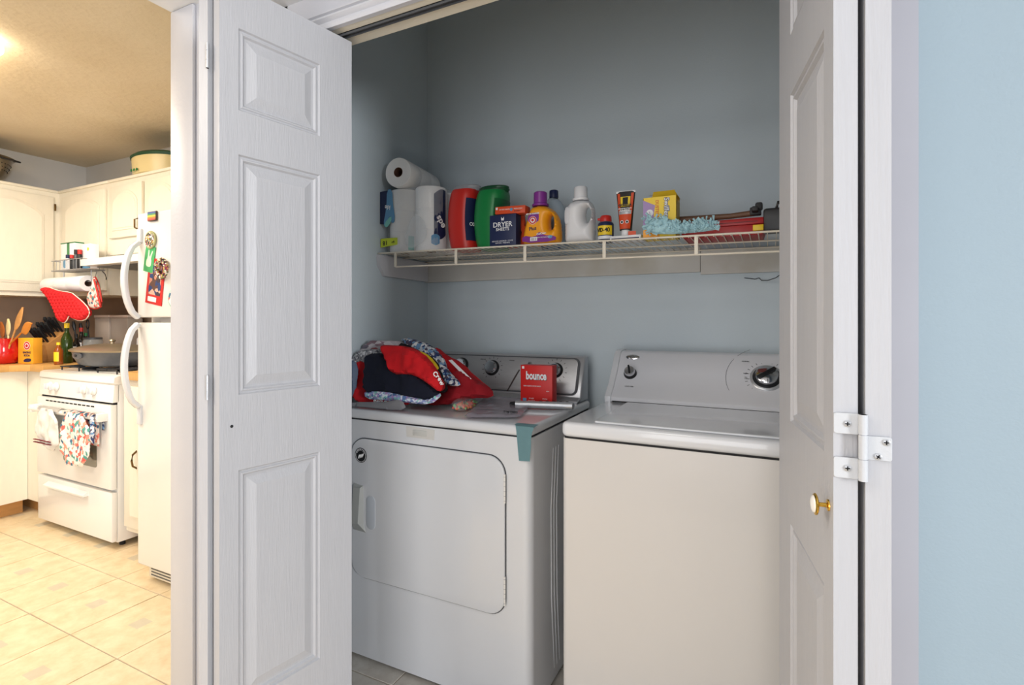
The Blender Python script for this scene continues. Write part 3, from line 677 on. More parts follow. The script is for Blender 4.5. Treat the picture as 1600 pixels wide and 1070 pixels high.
patch(wr, 0, .05, .235, 314, 366, cxr, cyl, .0686, M['navyp'], sk=.02, wavy=.012)
patch(wr, 0, .03, .06, 305, 335, cxr, cyl, .0690, mat('sky_print', (80, 140, 190), .4), wavy=.008)
ctx(wr, 'eds', .04, M['wprint'], cxr, cyl, .0706, 338, .12, rz=pi+1.0, bold=.001)
patch(wr, 0, .01, .07, 318, 340, cxl, cyl, .0690, M['mint'])
# crumpled film flaps
obj('film', puff(smooth([(.0, .02), (.06, .0), (.13, .05), (.10, .13), (.05, .15), (.02, .09)]), .006, .02, .009, wob=.008, wsc=40, fmap=lambda x, y, z: (x-.012, y-.146, z+.005)), M['film'], wr)

def tubm(W, D, H, waist, m, th=.035, n=28):   # pinched laundry tub
    rings = []
    for k in range(15):
        t = k/14; z = H*t; s = 1-waist*sin(pi*min(1, max(0, (t-.05)/.9)))**1.5; e = 1 if .04 < t < .96 else .93
        ring = []
        for j in range(n):
            a = 2*pi*j/n; c_, s_ = cos(a), sin(a); ex = .72
            x = W/2*math.copysign(abs(c_)**ex, c_)*e*s; y = D/2*math.copysign(abs(s_)**ex, s_)*e*(2-s if s < 1 else 1)*.97
            ring.append((x, y, z))
        rings.append(ring)
    return rings
def tub(label, px0, px1, y, H, m, ml, lean, label_txt, mirror=1, mlab=None):
    p0, p1 = at(px0, 390, y), at(px1, 390, y); X = (p0.x+p1.x)/2; W = p1.x-p0.x
    t = thing('detergent_tub', label, 'tub', (X, y+.07, top(X)+.002), rotz=R(lean))
    rings = []
    n = 32
    for k in range(19):     # outward bowed left face, concave right face like a kidney seen from the front
        f = k/18; z = H*f; bow = sin(pi*f); ring = []
        for j in range(n):
            a = 2*pi*j/n; c_, s_ = cos(a), sin(a); x = math.copysign(abs(c_)**.7, c_)*W/2*(.80+.2*bow**.5); yy = math.copysign(abs(s_)**.7, s_)*.068*(.86+.14*bow**.5)
            if c_ > 0: x -= .014*bow*max(0, c_)
            ring.append((x+.006*bow*-1, yy, z))
        rings.append(ring)
    body = obj('tub_body', loft(BM(), rings), m, t)
    obj('lid', lathe(BM(), [(.036, H-.002), (.038, H+.003), (.038, H+.018), (.035, H+.022), (.001, H+.022)], n=32, sx=W/2/.041), ml, t)
    obj('lid_rib', lathe(BM(), [(.0385, H+.004), (.0395, H+.007), (.0385, H+.010)], n=32, sx=W/2/.041, cap=False), ml, t)
    b = BM(); prev = None      # side label patch following the right flank
    for k in range(13):
        f = .14+.70*k/12; bow = sin(pi*f); cur = []
        for j in range(5):
            a = R(-62+24*j); c_, s_ = cos(a), sin(a); x = math.copysign(abs(c_)**.7, c_)*W/2*(.80+.2*bow**.5)-(.014*bow*c_)-.006*bow; yy = math.copysign(abs(s_)**.7, s_)*.068*(.86+.14*bow**.5)
            cur.append(b.verts.new((x+.0012*c_+.0006, yy+.0012*s_-.0004, H*f)))
        if prev:
            for j in range(4): b.faces.new((prev[j], prev[j+1], cur[j+1], cur[j]))
        prev = cur
    obj('tub_label', b, mlab, t)
    if label_txt: text(label_txt, .020, M['wprint'], t, (W/2*.86, -.046, H*.40), rot=(pi/2, 0, R(58)), bold=.0003)
    return t, W
tub('red detergent tub with grey lid and dark side label', 694, 738, 1.80, .248, M['red'], M['grey'], 0, 'OXI', mlab=M['navyp'])
tub('green detergent tub with green screw lid', 735, 784, 1.80, .232, M['green'], M['dgreen'], 0, '', mlab=mat('leaf_print', (16, 96, 52), .4))
# navy dryer sheet box
p0, p1 = at(765, 385, 1.785), at(806, 385, 1.785); X = (p0.x+p1.x)/2; w = (p1.x-p0.x)/2; H = at(785, 335, 1.785).z-top(X)
t = thing('dryer_sheet_box', 'small navy box of dryer sheets with white lettering', 'box', (X, 1.785, top(X)))
obj('carton', Box(-w, w, 0, .045, 0, H, bev=.0015), M['navyp'], t)
text('DRYER', .027, M['wprint'], t, (0, -.0006, H*.68), bold=.0004, wx=w*1.45); text('SHEETS', .017, M['wprint'], t, (0, -.0006, H*.535), bold=.0002, wx=w*1.0)
text('REDUCES WRINKLES · STATIC', .007, M['wprint'], t, (0, -.0006, H*.17), wx=w*1.6); text('SOFTENS · FRESHENS', .007, M['wprint'], t, (0, -.0006, H*.11), wx=w*1.1)
decal(t, [(-.006, H*.84), (-.003, H*.80), (0, H*.83), (.003, H*.80), (.006, H*.84), (.006, H*.93), (.002, H*.88), (-.002, H*.88), (-.006, H*.93)], 0, M['wprint'])
# orange bag of dryer sheets / scent beads behind, with a flat red top
X1 = at(800, 380, 1.855).x; zt = at(798, 329, 1.84).z-top(X1)
t = thing('scent_bead_bag', 'orange and black pouch standing behind the navy box', 'bag', (X1, 1.865, top(X1)))
w = .047
b = puff(smooth([(-.05, .003), (.052, .003), (.056, .05), (.05, zt-.03), (.044, zt), (-.044, zt), (-.052, zt-.03)], 1), .05, .03, .009, wob=.003, seed=2); bmesh.ops.translate(b, verts=b.verts, vec=(.004, 0, 0)); obj('pouch', b, M['oprint'], t)
decal(t, [(-.01, .02), (.035, .0), (.05, .06), (.03, zt-.05), (.0, zt-.06)], -.0255, M['kprint']); decal(t, [(-.02, .01), (.0, .0), (-.012, zt-.05), (-.02, zt-.05)], -.0262, M['orange'])
q0, q1 = at(775, 328, 1.80), at(822, 328, 1.80); xa = (q0.x+q1.x)/2; w = (q1.x-q0.x)/2
t = thing('flat_red_box', 'flat orange-red carton lying tilted across the navy box', 'box', (xa, 1.79, hs(X)+H+.002)); t.rotation_euler = (0, R(2), 0)
obj('carton', Box(-w, w, .0, .05, 0, .030, bev=.003), M['oprint'], t)
decal(t, rc(-w+.004, -w+.012, .017, .026), 0, M['wprint']); decal(t, ell(w*.1, .016, .006), 0, mat('sky_print', (80, 140, 190), .4)); text('DRYER SHEETS', .007, M['wprint'], t, (-w*.35, -.0006, .017)); text('FRESH SCENT', .006, M['wprint'], t, (w*.55, -.0006, .018)); text('80 SHEETS', .006, M['kprint'], t, (w*.5, -.0006, .009))

# bottles
def frame_item(px0, px1, y, pyb, pyt):
    a, b_ = at(px0, pyb, y), at(px1, pyb, y); X = (a.x+b_.x)/2; return X, (b_.x-a.x), at((px0+px1)/2, pyt, y).z-top(X)
X, W, H = frame_item(820, 878, 1.83, 388, 300)
t = thing('detergent_bottle', 'orange laundry detergent bottle with purple cap', 'bottle', (X, 1.83, top(X)))
o_ = [(-.47, 0), (.36, 0), (.46, .03), (.50, .12), (.47, .45), (.36, .60), (.20, .69), (.06, .745), (-.22, .745), (-.30, .68), (-.36, .60), (-.46, .35), (-.52, .12)]
o_ = smooth([(x*W, z*H) for x, z in o_], 2)
hole = smooth([(.20*W, .30*H), (.29*W, .27*H), (.33*W, .36*H), (.31*W, .50*H), (.25*W, .56*H), (.19*W, .50*H)], 2)
obj('bottle_body', puff(o_, .075, .026, .0065, holes=[hole]), M['orange'], t)
obj('cap', lathe(BM(), [(.031, .735*H), (.031, .775*H), (.026, .79*H), (.0255, .985*H), (.022, H), (.001, H)], n=30, c=(-.07*W, 0, 0)), M['purple'], t)
obj('cap_rib', lathe(BM(), [(.0315, .745*H), (.0322, .757*H), (.0315, .769*H)], n=30, c=(-.07*W, 0, 0), cap=False), M['purple'], t)
y = -.0379
decal(t, smooth([(-.33*W, .42*H), (-.02*W, .40*H), (-.0*W, .56*H), (-.06*W, .60*H), (-.27*W, .58*H)], 1), y+.0004, M['purple'])
decal(t, smooth([(-.45*W, .045*H), (.42*W, .045*H), (.45*W, .14*H), (.10*W, .17*H), (.0, .25*H), (-.1*W, .14*H), (-.45*W, .19*H)], 1), y+.0006, M['purple'])
decal(t, ell(-.17*W, .455*H, .0155), y-.0003, M['wprint']); decal(t, ell(-.17*W, .455*H, .0142), y-.0007, M['rprint']); decal(t, ell(-.17*W, .455*H, .0095), y-.0011, M['wprint'])
decal(t, ell(-.17*W, .458*H, .0055), y-.0015, M['rprint']); 
text('ARM & HAMMER', .0075, M['wprint'], t, (-.17*W, y-.001, .575*H), bold=.0003); text('Plus', .019, M['navyp'], t, (-.17*W, y-.001, .30*H), rot=(pi/2, -.12, 0), bold=.0003); text('OxiClean', .010, M['wprint'], t, (.06*W, y-.001, .20*H), rot=(pi/2, -.1, 0), bold=.0003)
decal(t, rc(-.24*W, -.05*W, .075*H, .145*H), y-.0002, M['wprint']); text('||||| ||', .010, M['kprint'], t, (-.145*W, y-.001, .11*H)); decal(t, ell(.29*W, .13*H, .009, .006), y-.0006, mat('sky_print', (80, 140, 190), .4))
text('FRESH BOTANICALS', .006, M['wprint'], t, (.1*W, y-.001, .13*H))
# clear blue jug behind
X, W, H = frame_item(838, 888, 1.955, 388, 297)
W = .12
t = thing('blue_liquid_jug', 'clear jug of dark blue liquid with black cap, behind the orange bottle', 'bottle', (X+.006, 1.965, top(X)))
o_ = smooth([(-.5*W, .0), (.5*W, .0), (.52*W, .1*H), (.50*W, .52*H), (.38*W, .70*H), (.12*W, .88*H), (-.14*W, .88*H), (-.2*W, .86*H), (-.46*W, .62*H), (-.52*W, .4*H)], 2)
obj('jug_body', puff(o_, .09, .035, .009), M['clearp'], t)
o_ = smooth([(-.45*W, .006*H), (.45*W, .006*H), (.47*W, .1*H), (.46*W, .50*H), (.44*W, .53*H), (-.44*W, .53*H), (-.47*W, .5*H), (-.47*W, .1*H)], 1)
obj('liquid', puff(o_, .078, .03, .011), M['blueliq'], t)
obj('cap', lathe(BM(), [(.018, .87*H), (.0185, .885*H), (.0185, .985*H), (.016, H), (.001, H)], n=24, c=(-.02*W, 0, 0)), M['navyp'], t)
# white jug
X, W, H = frame_item(884, 930, 1.83, 392, 292)
t = thing('white_jug', 'plain white bleach style jug with white cap and handle recesses', 'bottle', (X, 1.835, top(X)))
o_ = smooth([(-.47*W, 0), (.47*W, 0), (.50*W, .06*H), (.49*W, .42*H), (.48*W, .62*H), (.36*W, .72*H), (.22*W, .76*H), (-.22*W, .76*H), (-.36*W, .72*H), (-.50*W, .60*H), (-.50*W, .35*H), (-.50*W, .06*H)], 2)
hole = smooth([(.26*W, .34*H), (.36*W, .40*H), (.38*W, .52*H), (.32*W, .62*H), (.22*W, .64*H), (.17*W, .55*H), (.17*W, .42*H)], 2)
obj('jug_body', puff(o_, .088, .034, .007, holes=[hole]), M['jug'], t)
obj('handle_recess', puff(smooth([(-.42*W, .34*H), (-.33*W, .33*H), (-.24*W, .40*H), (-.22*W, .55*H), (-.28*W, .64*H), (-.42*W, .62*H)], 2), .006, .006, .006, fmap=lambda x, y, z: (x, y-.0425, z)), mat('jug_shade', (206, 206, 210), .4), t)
obj('cap', lathe(BM(), [(.030, .755*H), (.031, .79*H), (.0255, .80*H), (.0245, .985*H), (.022, H), (.001, H)], n=30), M['jug'], t)
# spray can
X, W, H = frame_item(930, 956, 1.80, 378, 335)
H = at(942, 335, 1.80).z-top(X)
t = thing('spray_can', 'small blue and yellow spray can with red cap', 'can', (X, 1.83, top(X)))
r = W/2*.93
obj('can_body', lathe(BM(), [(r*.96, 0), (r, .003), (r, H*.68), (r*.9, H*.73), (r*.6, H*.77), (r*.55, H*.80)], n=28), M['navyp'], t)
patch(t, 0, H*.25, H*.60, 205, 335, 0, 0, r+.0006, M['yellow'], 'can_label'); patch(t, 0, H*.10, H*.22, 205, 335, 0, 0, r+.0006, M['wprint'], 'can_label')
obj('can_shoulder', lathe(BM(), [(r*.93, H*.70), (r*.7, H*.765)], n=24, cap=False), M['silver'], t)
obj('cap', lathe(BM(), [(r*.72, H*.77), (r*.74, H*.80), (r*.72, H*.95), (r*.6, H), (.001, H)], n=24), M['red'], t)
obj('nozzle', Box(-r*1.05, -r*.5, -.006, .006, H*.84, H*.93, bev=.002), M['red'], t)
for i, ch in enumerate('WD-40'): ctx(t, ch, .021, M['kprint'], 0, 0, r+.0014, 236+17*i, H*.43, bold=.0003)
# white and red small carton the tube stands on
a0, a1 = at(953, 388, 1.80), at(1001, 388, 1.80); X = (a0.x+a1.x)/2; W = a1.x-a0.x; H = at(975, 368, 1.80).z-top(X)
t = thing('white_carton', 'low white and red printed carton under the glue tube', 'box', (X, 1.80, top(X)))
obj('carton', Box(-W/2, W/2, 0, .08, 0, H, bev=.002), M['wprint'], t)
obj('lid_edge', Box(-W/2-.001, W/2+.001, -.001, .081, H-.008, H+.0005, bev=.001), M['jug'], t)
decal(t, rc(W*.1, W*.35, .012, .03), 0, M['oprint']); decal(t, rc(-W*.45, W*.45, .002, .010), 0, M['navyp'])
Hc = H
# glue tube, cap down
X, W, _ = frame_item(963, 993, 1.83, 365, 299)
zb = top(X)+Hc+.002; H = at(978, 299, 1.83).z-zb
t = thing('glue_tube', 'orange and black tube of construction adhesive standing on its white cap', 'tube', (X, 1.83, zb))
b = BM(); rings = []
for k in range(11):
    f = k/10; z = H*(.13+.87*f); wx = W/2*(.62+.38*f); wy = .02*(1-f)+.0015
    rings.append([(wx*math.copysign(abs(cos(2*pi*j/24))**.85, cos(2*pi*j/24)), wy*sin(2*pi*j/24), z) for j in range(24)])
obj('tube_body', loft(b, rings), mat('tube_black', (38, 34, 32), .4), t)
b = BM(); rows = []
def tubefront(x, f, off=.0008): 
    wx = W/2*(.62+.38*f); wy = .02*(1-f)+.0015; c_ = max(-1, min(1, x)); return (c_*wx, -wy*sqrt(max(0, 1-abs(c_)**2.35))-off, H*(.13+.87*f))
def tpatch(f0, f1, x0, x1, m, off=.0008):
    b = BM(); rows = [[b.verts.new(tubefront(x0+(x1-x0)*i/6, f0+(f1-f0)*j/4, off)) for i in range(7)] for j in range(5)]
    for p, q in zip(rows, rows[1:]):
        for i in range(6): b.faces.new((p[i], p[i+1], q[i+1], q[i]))
    obj('tube_print', b, m, t)
tpatch(.02, .42, -.85, .85, M['oprint']); tpatch(.42, .95, -.88, -.6, M['oprint']); tpatch(.42, .95, .6, .88, M['oprint']); tpatch(.60, .86, -.55, .55, M['yellow'], .0012); tpatch(.66, .84, -.3, .3, M['kprint'], .0018)
tpatch(.40, .50, -.8, .8, M['silver'], .0014)
text('GORILLA', .011, M['kprint'], t, (0, -.014, H*.68), bold=.0005); text('CONSTRUCTION', .006, M['wprint'], t, (0, -.0150, H*.60), bold=.0002); text('ADHESIVE', .008, M['wprint'], t, (0, -.0160, H*.555), bold=.0003)
for sx_ in (-1, 1): 
    f = .2; pz = H*.3; decal(t, ell(sx_*.009, pz, .006), -.0195, M['wprint']); decal(t, ell(sx_*.009, pz, .004), -.0201, M['kprint'])
obj('tube_crimp', Box(-W/2, W/2, -.0012, .0012, H*.965, H*1.01), M['wprint'], t)
obj('cap', lathe(BM(), [(.014, 0), (.0155, .002), (.0155, H*.12), (.0148, H*.14)], n=26), M['wprint'], t)
# yellow duster box
X, W, H = frame_item(1005, 1057, 1.79, 396, 300)
t = thing('duster_box', 'open yellow and lavender carton of dusters', 'box', (X, 1.79, top(X)))
w = W/2
b = Box(-w, w, 0, .0015, 0, H*.90); box(b, -w, w, .0685, .07, 0, H*.93); box(b, -w, -w+.0015, 0, .07, 0, H*.9); box(b, w-.0015, w, 0, .07, 0, H*.93); box(b, -w, w, 0, .07, 0, .0015)
obj('carton', b, M['yellow'], t, smooth=False)
for nm, pts in (('flap', [(-w+.03, .0, H*.90), (w, 0, H*.90), (w-.004, -.012, H*1.0), (-w+.036, -.010, H*1.0)]), ('flap', [(-w, .07, H*.92), (w, .07, H*.93), (w-.012, .055, H*1.06), (-w+.03, .055, H*1.05)]), ('flap', [(w, .001, H*.92), (w, .069, H*.92), (w+.010, .055, H*.83), (w+.010, .01, H*.83)]), ('flap', [(-w, 0, H*.86), (-w+.03, 0, H*.90), (-w+.028, .03, H*.96), (-w, .035, H*.9)])):
    b = BM(); f = b.faces.new([b.verts.new(p) for p in pts]); bmesh.ops.solidify(b, geom=[f], thickness=.0012); obj(nm, b, M['yellow'], t, smooth=False)
b = BM(); f = b.faces.new([b.verts.new(p) for p in [(-w+.01, .03, H*.98), (w-.02, .03, H*1.0), (w-.03, .045, H*1.07), (-w+.02, .045, H*1.03)]]); bmesh.ops.solidify(b, geom=[f], thickness=.001); obj('paper_insert', b, M['wprint'], t, smooth=False)
decal(t, [(-w, H*.25), (-w+.045, H*.25), (-w+.035, H*.5), (-w+.04, H*.72), (-w, H*.85)], 0, M['lav']); decal(t, rc(-w, -w+.055, .004, H*.25), 0, M['orange'])
decal(t, ell(-w+.022, H*.56, .012), -.0006, M['wprint']); text('5', .012, M['lav'], t, (-w+.022, -.0014, H*.56))
text('DUSTERS', .0145, M['oprint'], t, (-w+.046, -.001, H*.64), rot=(pi/2, pi/2, 0), bold=.0001)
text('Swiffer', .023, M['navyp'], t, (w-.032, -.0010, H*.66), rot=(pi/2, pi/2, 0), bold=.0016); text('Swiffer', .023, M['wprint'], t, (w-.032, -.0018, H*.66), rot=(pi/2, pi/2, 0), bold=.0003)
obj('side_print', Box(w, w+.0006, .01, .06, .02, H*.8), mat('dark_yellow_print', (196, 160, 30), .45), t)
# feather duster
t0 = at(1008, 380, 1.775); t1 = at(1122, 372, 1.775); X = (t0.x+t1.x)/2
t = thing('feather_duster', 'pale blue fluffy duster lying at the front of the shelf', 'duster', (X, 1.772, top(X)+.003)); Wd = t1.x-t0.x
random.seed(3)
b = puff(smooth([(-Wd*.5, .004), (Wd*.5, .004), (Wd*.5, .024), (Wd*.3, .035), (0, .036), (-Wd*.2, .062), (-Wd*.48, .066)], 2), .03, .02, .01, wob=.006, wsc=60); obj('duster_core', b, M['duster'], t)
b = BM()
for k in range(330):
    f = random.random(); x = -Wd*.5+Wd*f; top_ = .066 if f < .35 else .038; z = random.uniform(.01, top_); l = random.uniform(.008, .019); a = random.uniform(-1.2, 1.2); d = Vector((sin(a), random.uniform(-.5, .1), cos(a)*random.choice((1, 1, -.25)))).normalized()
    p = Vector((x, -.012+random.uniform(-.006, .012), z)); s = d.cross(Vector((0, 1, 0))).normalized()*random.uniform(.0025, .0045)
    e = p+d*l; e.z = max(e.z, .002)
    for o1, o2 in ((Vector((0, 0, 0)), Vector((0, -.0025, 0))),):
        v = [b.verts.new(q) for q in (p-s*.5, p+s*.5, e+s, e-s)]; w_ = [b.verts.new(q+Vector((0, -.0025, 0))) for q in (p, p, e, e)]
        b.faces.new((v[0], v[1], v[2], v[3])); b.faces.new((v[0], v[3], w_[3], w_[0])); b.faces.new((v[1], w_[1], w_[2], v[2]))
bmesh.ops.recalc_face_normals(b, faces=b.faces)
fb = obj('fibres', b, M['duster'], t); fb['kind'] = 'stuff'
# red toolbox with hammer
t0, t1 = at(1062, 390, 1.86), at(1198, 384, 1.86); X = (t0.x+t1.x)/2; W = t1.x-t0.x; H = at(1150, 343, 1.86).z-top(X)
t = thing('toolbox', 'red plastic toolbox with yellow latch at the right end of the shelf', 'toolbox', (X, 1.86, top(X)+.002)); w = W/2
b = BM(); prism(b, [(-w+.012, 0), (w-.012, 0), (w, H*.62), (-w, H*.62)], 0, .17, bev=.004); obj('case', b, M['toolred'], t)
b = BM(); prism(b, [(-w-.003, H*.62), (w+.003, H*.62), (w+.003, H*.72), (w-.006, H), (-w+.006, H), (-w-.003, H*.72)], -.003, .173, bev=.004); obj('lid', b, M['toolred'], t)
obj('lid_groove', Box(-w*.1, w*.8, -.0045, 0, H*.76, H*.80), mat('dark_red', (96, 14, 18), .5), t)
obj('latch', Box(w*.70, w*.95, -.009, -.001, H*.22, H*.56, bev=.002), M['yellow'], t)
h0, h1 = at(1062, 342, 1.873), at(1178, 337, 1.880)
t = thing('hammer', 'claw hammer with wooden handle lying on the red toolbox', 'hammer', (h0.x, 1.90, h0.z), world=True)
zt = top(X)+.002+H+.003
ztr = lambda p, dz=0: Vector((p.x, p.y, zt+.011+dz))
hd = obj('handle', Tube([ztr(h0), ztr(h0.lerp(h1, .2)), ztr(h0.lerp(h1, .7)), ztr(h1, .004)], [.012, .011, .009, .010], n=10), M['dwood'], t)
d = (h1-h0).normalized()
b = BM(); box(b, -.012, .022, -.014, .014, -.010, .016, bev=.004); box(b, -.006, .014, -.05, .0, -.004, .012, bev=.005); box(b, -.004, .016, .0, .055, -.002, .014, bev=.005); box(b, .004, .026, -.018, .018, .006, .030, bev=.006)
bmesh.ops.translate(b, verts=b.verts, vec=ztr(h1, .006)); lab(obj('hammer_head', b, M['iron'], t), 'dark steel head')
# black case at the right end
t0 = at(1190, 386, 1.80); X = t0.x+.09
t = thing('tool_case', 'black case with yellow panel at the far right of the shelf', 'case', (X, 1.80, top(X)+.002))
obj('case', Box(-.085, .10, 0, .055, 0, .075, bev=.008), M['black'], t); obj('case_handle', Tube([(-.05, .02, .07), (-.045, .02, .092), (.03, .02, .094), (.035, .02, .07)], .006), M['black'], t)
obj('case_latch', Box(-.03, .03, -.004, .003, .03, .05, bev=.001), M['dgrey'], t)

# ============================================================ things on the dryer
DT = DTOP+.0012
def YM(z, y0=1.56, k=.72): return y0+(z-DT)*k
def garment(name, label, pts, y0, k, T, m, r=.014, wob=.012, seed=0, wsc=16, s=.0095, sm=1, parent=None, cat='clothes'):
    # outline given where the cloth lies in front of a leaning mound; y follows the mound's slope
    W_ = []
    for px, py in pts:
        y = y0
        for _ in range(8):
            q = at(px, py, y); y = y0+max(0, q.z-DT)*k
        W_.append((q.x, max(q.z, DT+.001)))
    P = smooth(W_, sm) if sm else W_
    amp = .0045 if T > .03 else .0015
    def fm(x, y, z):
        n_ = noise.noise(Vector((x*9+z*24+seed, z*7-x*5, seed*1.3)))
        rdg = (1-abs(2*n_))**3*amp*1.6; y -= rdg if y < 0 else 0
        return (x, y0+max(0, z-DT)*k+y, max(z-(y*.25 if z > DT+.02 else 0), DT+.0006))
    b = puff(P, T, r, s, wob=wob, wsc=wsc, fmap=fm, seed=seed, back=1.0)
    cx = sum(p[0] for p in P)/len(P)
    if parent is not None: return obj(name, b, m, parent)
    t = thing(name, label, cat, (cx, y0, DT), world=True); obj('cloth', b, m, t); return t
GR = 'folded clothes heaped on the dryer'
def g_(t): t['group'] = GR; return t
g_(garment('mat', 'grey cloth mat under the clothes at the dryer front edge', [(545, 644), (548, 628), (600, 628), (628, 623), (636, 641), (600, 641)], 1.49, .2, .010, M['gmat'], r=.006, wob=.002, cat='mat'))
g_(garment('knit_top', 'grey knitted garment at the upper left of the clothes heap', [(544, 572), (552, 553), (575, 545), (603, 546), (606, 572), (580, 600), (545, 620)], 1.600, .05, .035, M['knit'], seed=1))
g_(garment('plaid_shirt', 'pink and grey plaid garment at the top left of the heap', [(556, 560), (578, 533), (606, 531), (632, 534), (632, 560), (600, 575)], 1.63, .22, .05, M['plaid'], seed=2, wob=.006))
g_(garment('jeans', 'faded blue-grey garment at the far left of the heap', [(542, 565), (556, 562), (560, 585), (556, 612), (548, 622), (540, 620)], 1.555, .10, .03, mat('faded_denim', (96, 110, 132), .85, bump=.2), seed=3))
g_(garment('red_shirt', 'bright red shirt with white letters at the bottom front left', [(550, 633), (556, 600), (556, 566), (575, 560), (600, 580), (640, 610), (650, 632), (600, 634)], 1.565, .24, .030, M['rcloth'], seed=4, wob=.006))
text('SWAG', .022, M['wprint'], bpy.data.objects['red_shirt'], at(594, 629, 1.512), bold=.0008)
g_(garment('print_shirt', 'blue and white printed garment folded at the top of the heap', [(628, 534), (634, 527), (655, 532), (676, 540), (692, 556), (700, 578), (722, 600), (712, 604), (690, 600), (668, 570)], 1.62, .40, .045, M['pattern'], seed=5, wob=.006))
g_(garment('crimson_shirt', 'dark red jersey spread over the right side of the heap', [(640, 636), (690, 636), (735, 622), (772, 622), (768, 606), (740, 590), (720, 575), (700, 590), (680, 600), (650, 615)], 1.64, .75, .045, M['rcloth2'], seed=6, wob=.014))
g_(garment('red_jersey', 'bright red jersey with white stripe draped down the right side', [(676, 546), (684, 542), (700, 556), (722, 566), (748, 592), (771, 610), (766, 619), (742, 608), (728, 605), (712, 590), (692, 570)], 1.74, .42, .055, M['rcloth'], seed=7, wob=.012))
b = BM(); P_ = [at(707, 562, 1.755), at(712, 561, 1.755), at(740, 591, 1.72), at(735, 594, 1.715)]
b = puff([(p.x, p.z) for p in P_], .004, .002, .012, fmap=lambda x, y, z: (x, 1.70+(z-1.0)*.35+y, z)); obj('stripe', b, M['wprint'], bpy.data.objects['red_jersey'])
g_(garment('navy_shirt', 'navy blue shirt hanging over the front of the heap with patterned hem', [(570, 618), (571, 575), (573, 553), (600, 551), (618, 560), (650, 582), (680, 605), (690, 617), (676, 628), (640, 622), (600, 612)], 1.518, .34, .034, M['navy'], seed=8, wob=.008, sm=1))
garment('printed_hem', '', [(570, 609), (600, 610), (640, 618), (668, 626), (688, 613), (690, 619), (674, 632), (640, 630), (600, 625), (570, 623)], 1.510, .40, .022, M['hem'], r=.008, wob=.003, parent=bpy.data.objects['navy_shirt'])
obj('tag_mark', Box(-.012, .012, -.001, .001, -.004, .004), mat('pink_print', (240, 60, 110), .6), bpy.data.objects['navy_shirt'], loc=at(600, 556.5, 1.575))
g_(garment('black_shirt', 'black shirt with a yellow band lying between the red and printed clothes', [(622, 541), (628, 534), (656, 548), (682, 560), (692, 590), (700, 608), (690, 616), (672, 600), (650, 575), (630, 556)], 1.555, .50, .045, M['bcloth'], seed=9, wob=.005))
garment('yellow_band', '', [(654, 551), (658, 548), (672, 556), (685, 572), (686, 577), (678, 578), (668, 566)], 1.530, .50, .02, M['yellow'], r=.008, wob=.002, parent=bpy.data.objects['black_shirt'], sm=1)
g_(garment('red_tee', 'red tee shirt folded over the top front of the heap', [(594, 541), (600, 538), (640, 541), (662, 551), (680, 572), (693, 596), (692, 606), (686, 613), (674, 603), (655, 590), (640, 584), (612, 585), (606, 565)], 1.492, .36, .045, M['rcloth'], seed=10, wob=.016, sm=1))
for i, (ch, px, py) in enumerate((('C', 680, 584), ('r', 684, 588), ('e', 687, 592), ('w', 690, 598))):
    text(ch, .022, M['wprint'], bpy.data.objects['red_tee'], at(px, py, 1.510), rot=(pi/2-.3, .9, 0), bold=.0008)
# gear on the right part of the dryer top
a = atz(705, 648, DT); c_ = atz(758, 612, DT)
t = thing('snack_bag', 'clear bag of orange and green snacks beside the clothes heap', 'bag', (a.x, a.y+.05, DT))
rz = math.atan2(c_.y-a.y, c_.x-a.x)
t.rotation_euler = (0, 0, rz)
def flatbag(L, W, T, seed, s=.01): return puff(smooth([(-.01, -W/2), (L, -W/2*.8), (L+.005, W/2*.8), (0, W/2)], 1), T, .03, s, wob=.004, wsc=30, fmap=lambda x, y, z: (x, z, y+T/2+.004), seed=seed)
obj('bag_film', flatbag(.19, .085, .034, 4), M['film'], t)
b = BM(); random.seed(5)
for k in range(70):
    x = random.uniform(.006, .165); y = random.uniform(-.030, .030); bmesh.ops.create_icosphere(b, subdivisions=1, radius=random.uniform(.005, .008), matrix=Matrix.Translation((x, y, random.uniform(.009, .018))))
sn = obj('snacks', b, M['snack'], t); sn['kind'] = 'stuff'
a0 = atz(725, 655, DT); a1 = atz(812, 655, DT); a2 = atz(836, 628, DT); a3 = atz(758, 622, DT)
cx, cy = (a0.x+a2.x)/2, (a0.y+a2.y)/2
t = thing('plastic_bag', 'flat clear plastic bag with small black parts on the dryer top', 'bag', (cx, cy, DT))
pg = [(p.x-cx, p.y-cy) for p in (a0, a1, a2, a3)]
obj('bag_film', puff(smooth(dens(pg, .06), 1), .012, .02, .012, wob=.005, wsc=26, fmap=lambda x, y, z: (x, z, max(y+.008, .0012)), seed=3), mat('cloudy_film', (186, 180, 192), .15, alpha=.5), t)
b = BM(); q = atz(797, 650, DT)
for k in range(9): bmesh.ops.create_cube(b, size=1, matrix=Matrix.Translation((q.x-cx+(k-4)*.006, q.y-cy+random.uniform(-.005, .005), .013))@Matrix.Rotation(k, 4, 'Z')@Matrix.Diagonal((.006, .006, .007, 1)))
bp_ = obj('black_parts', b, M['black'], t); bp_['kind'] = 'stuff'
# red box standing
a0, a1 = atz(812, 625, DT), atz(861, 628, DT); yb = 1.80
p0, p1 = at(813, 625, yb), at(862, 628, yb); X = (p0.x+p1.x)/2; w = (p1.x-p0.x)/2; 
H = at(838, 571, yb).z-DT
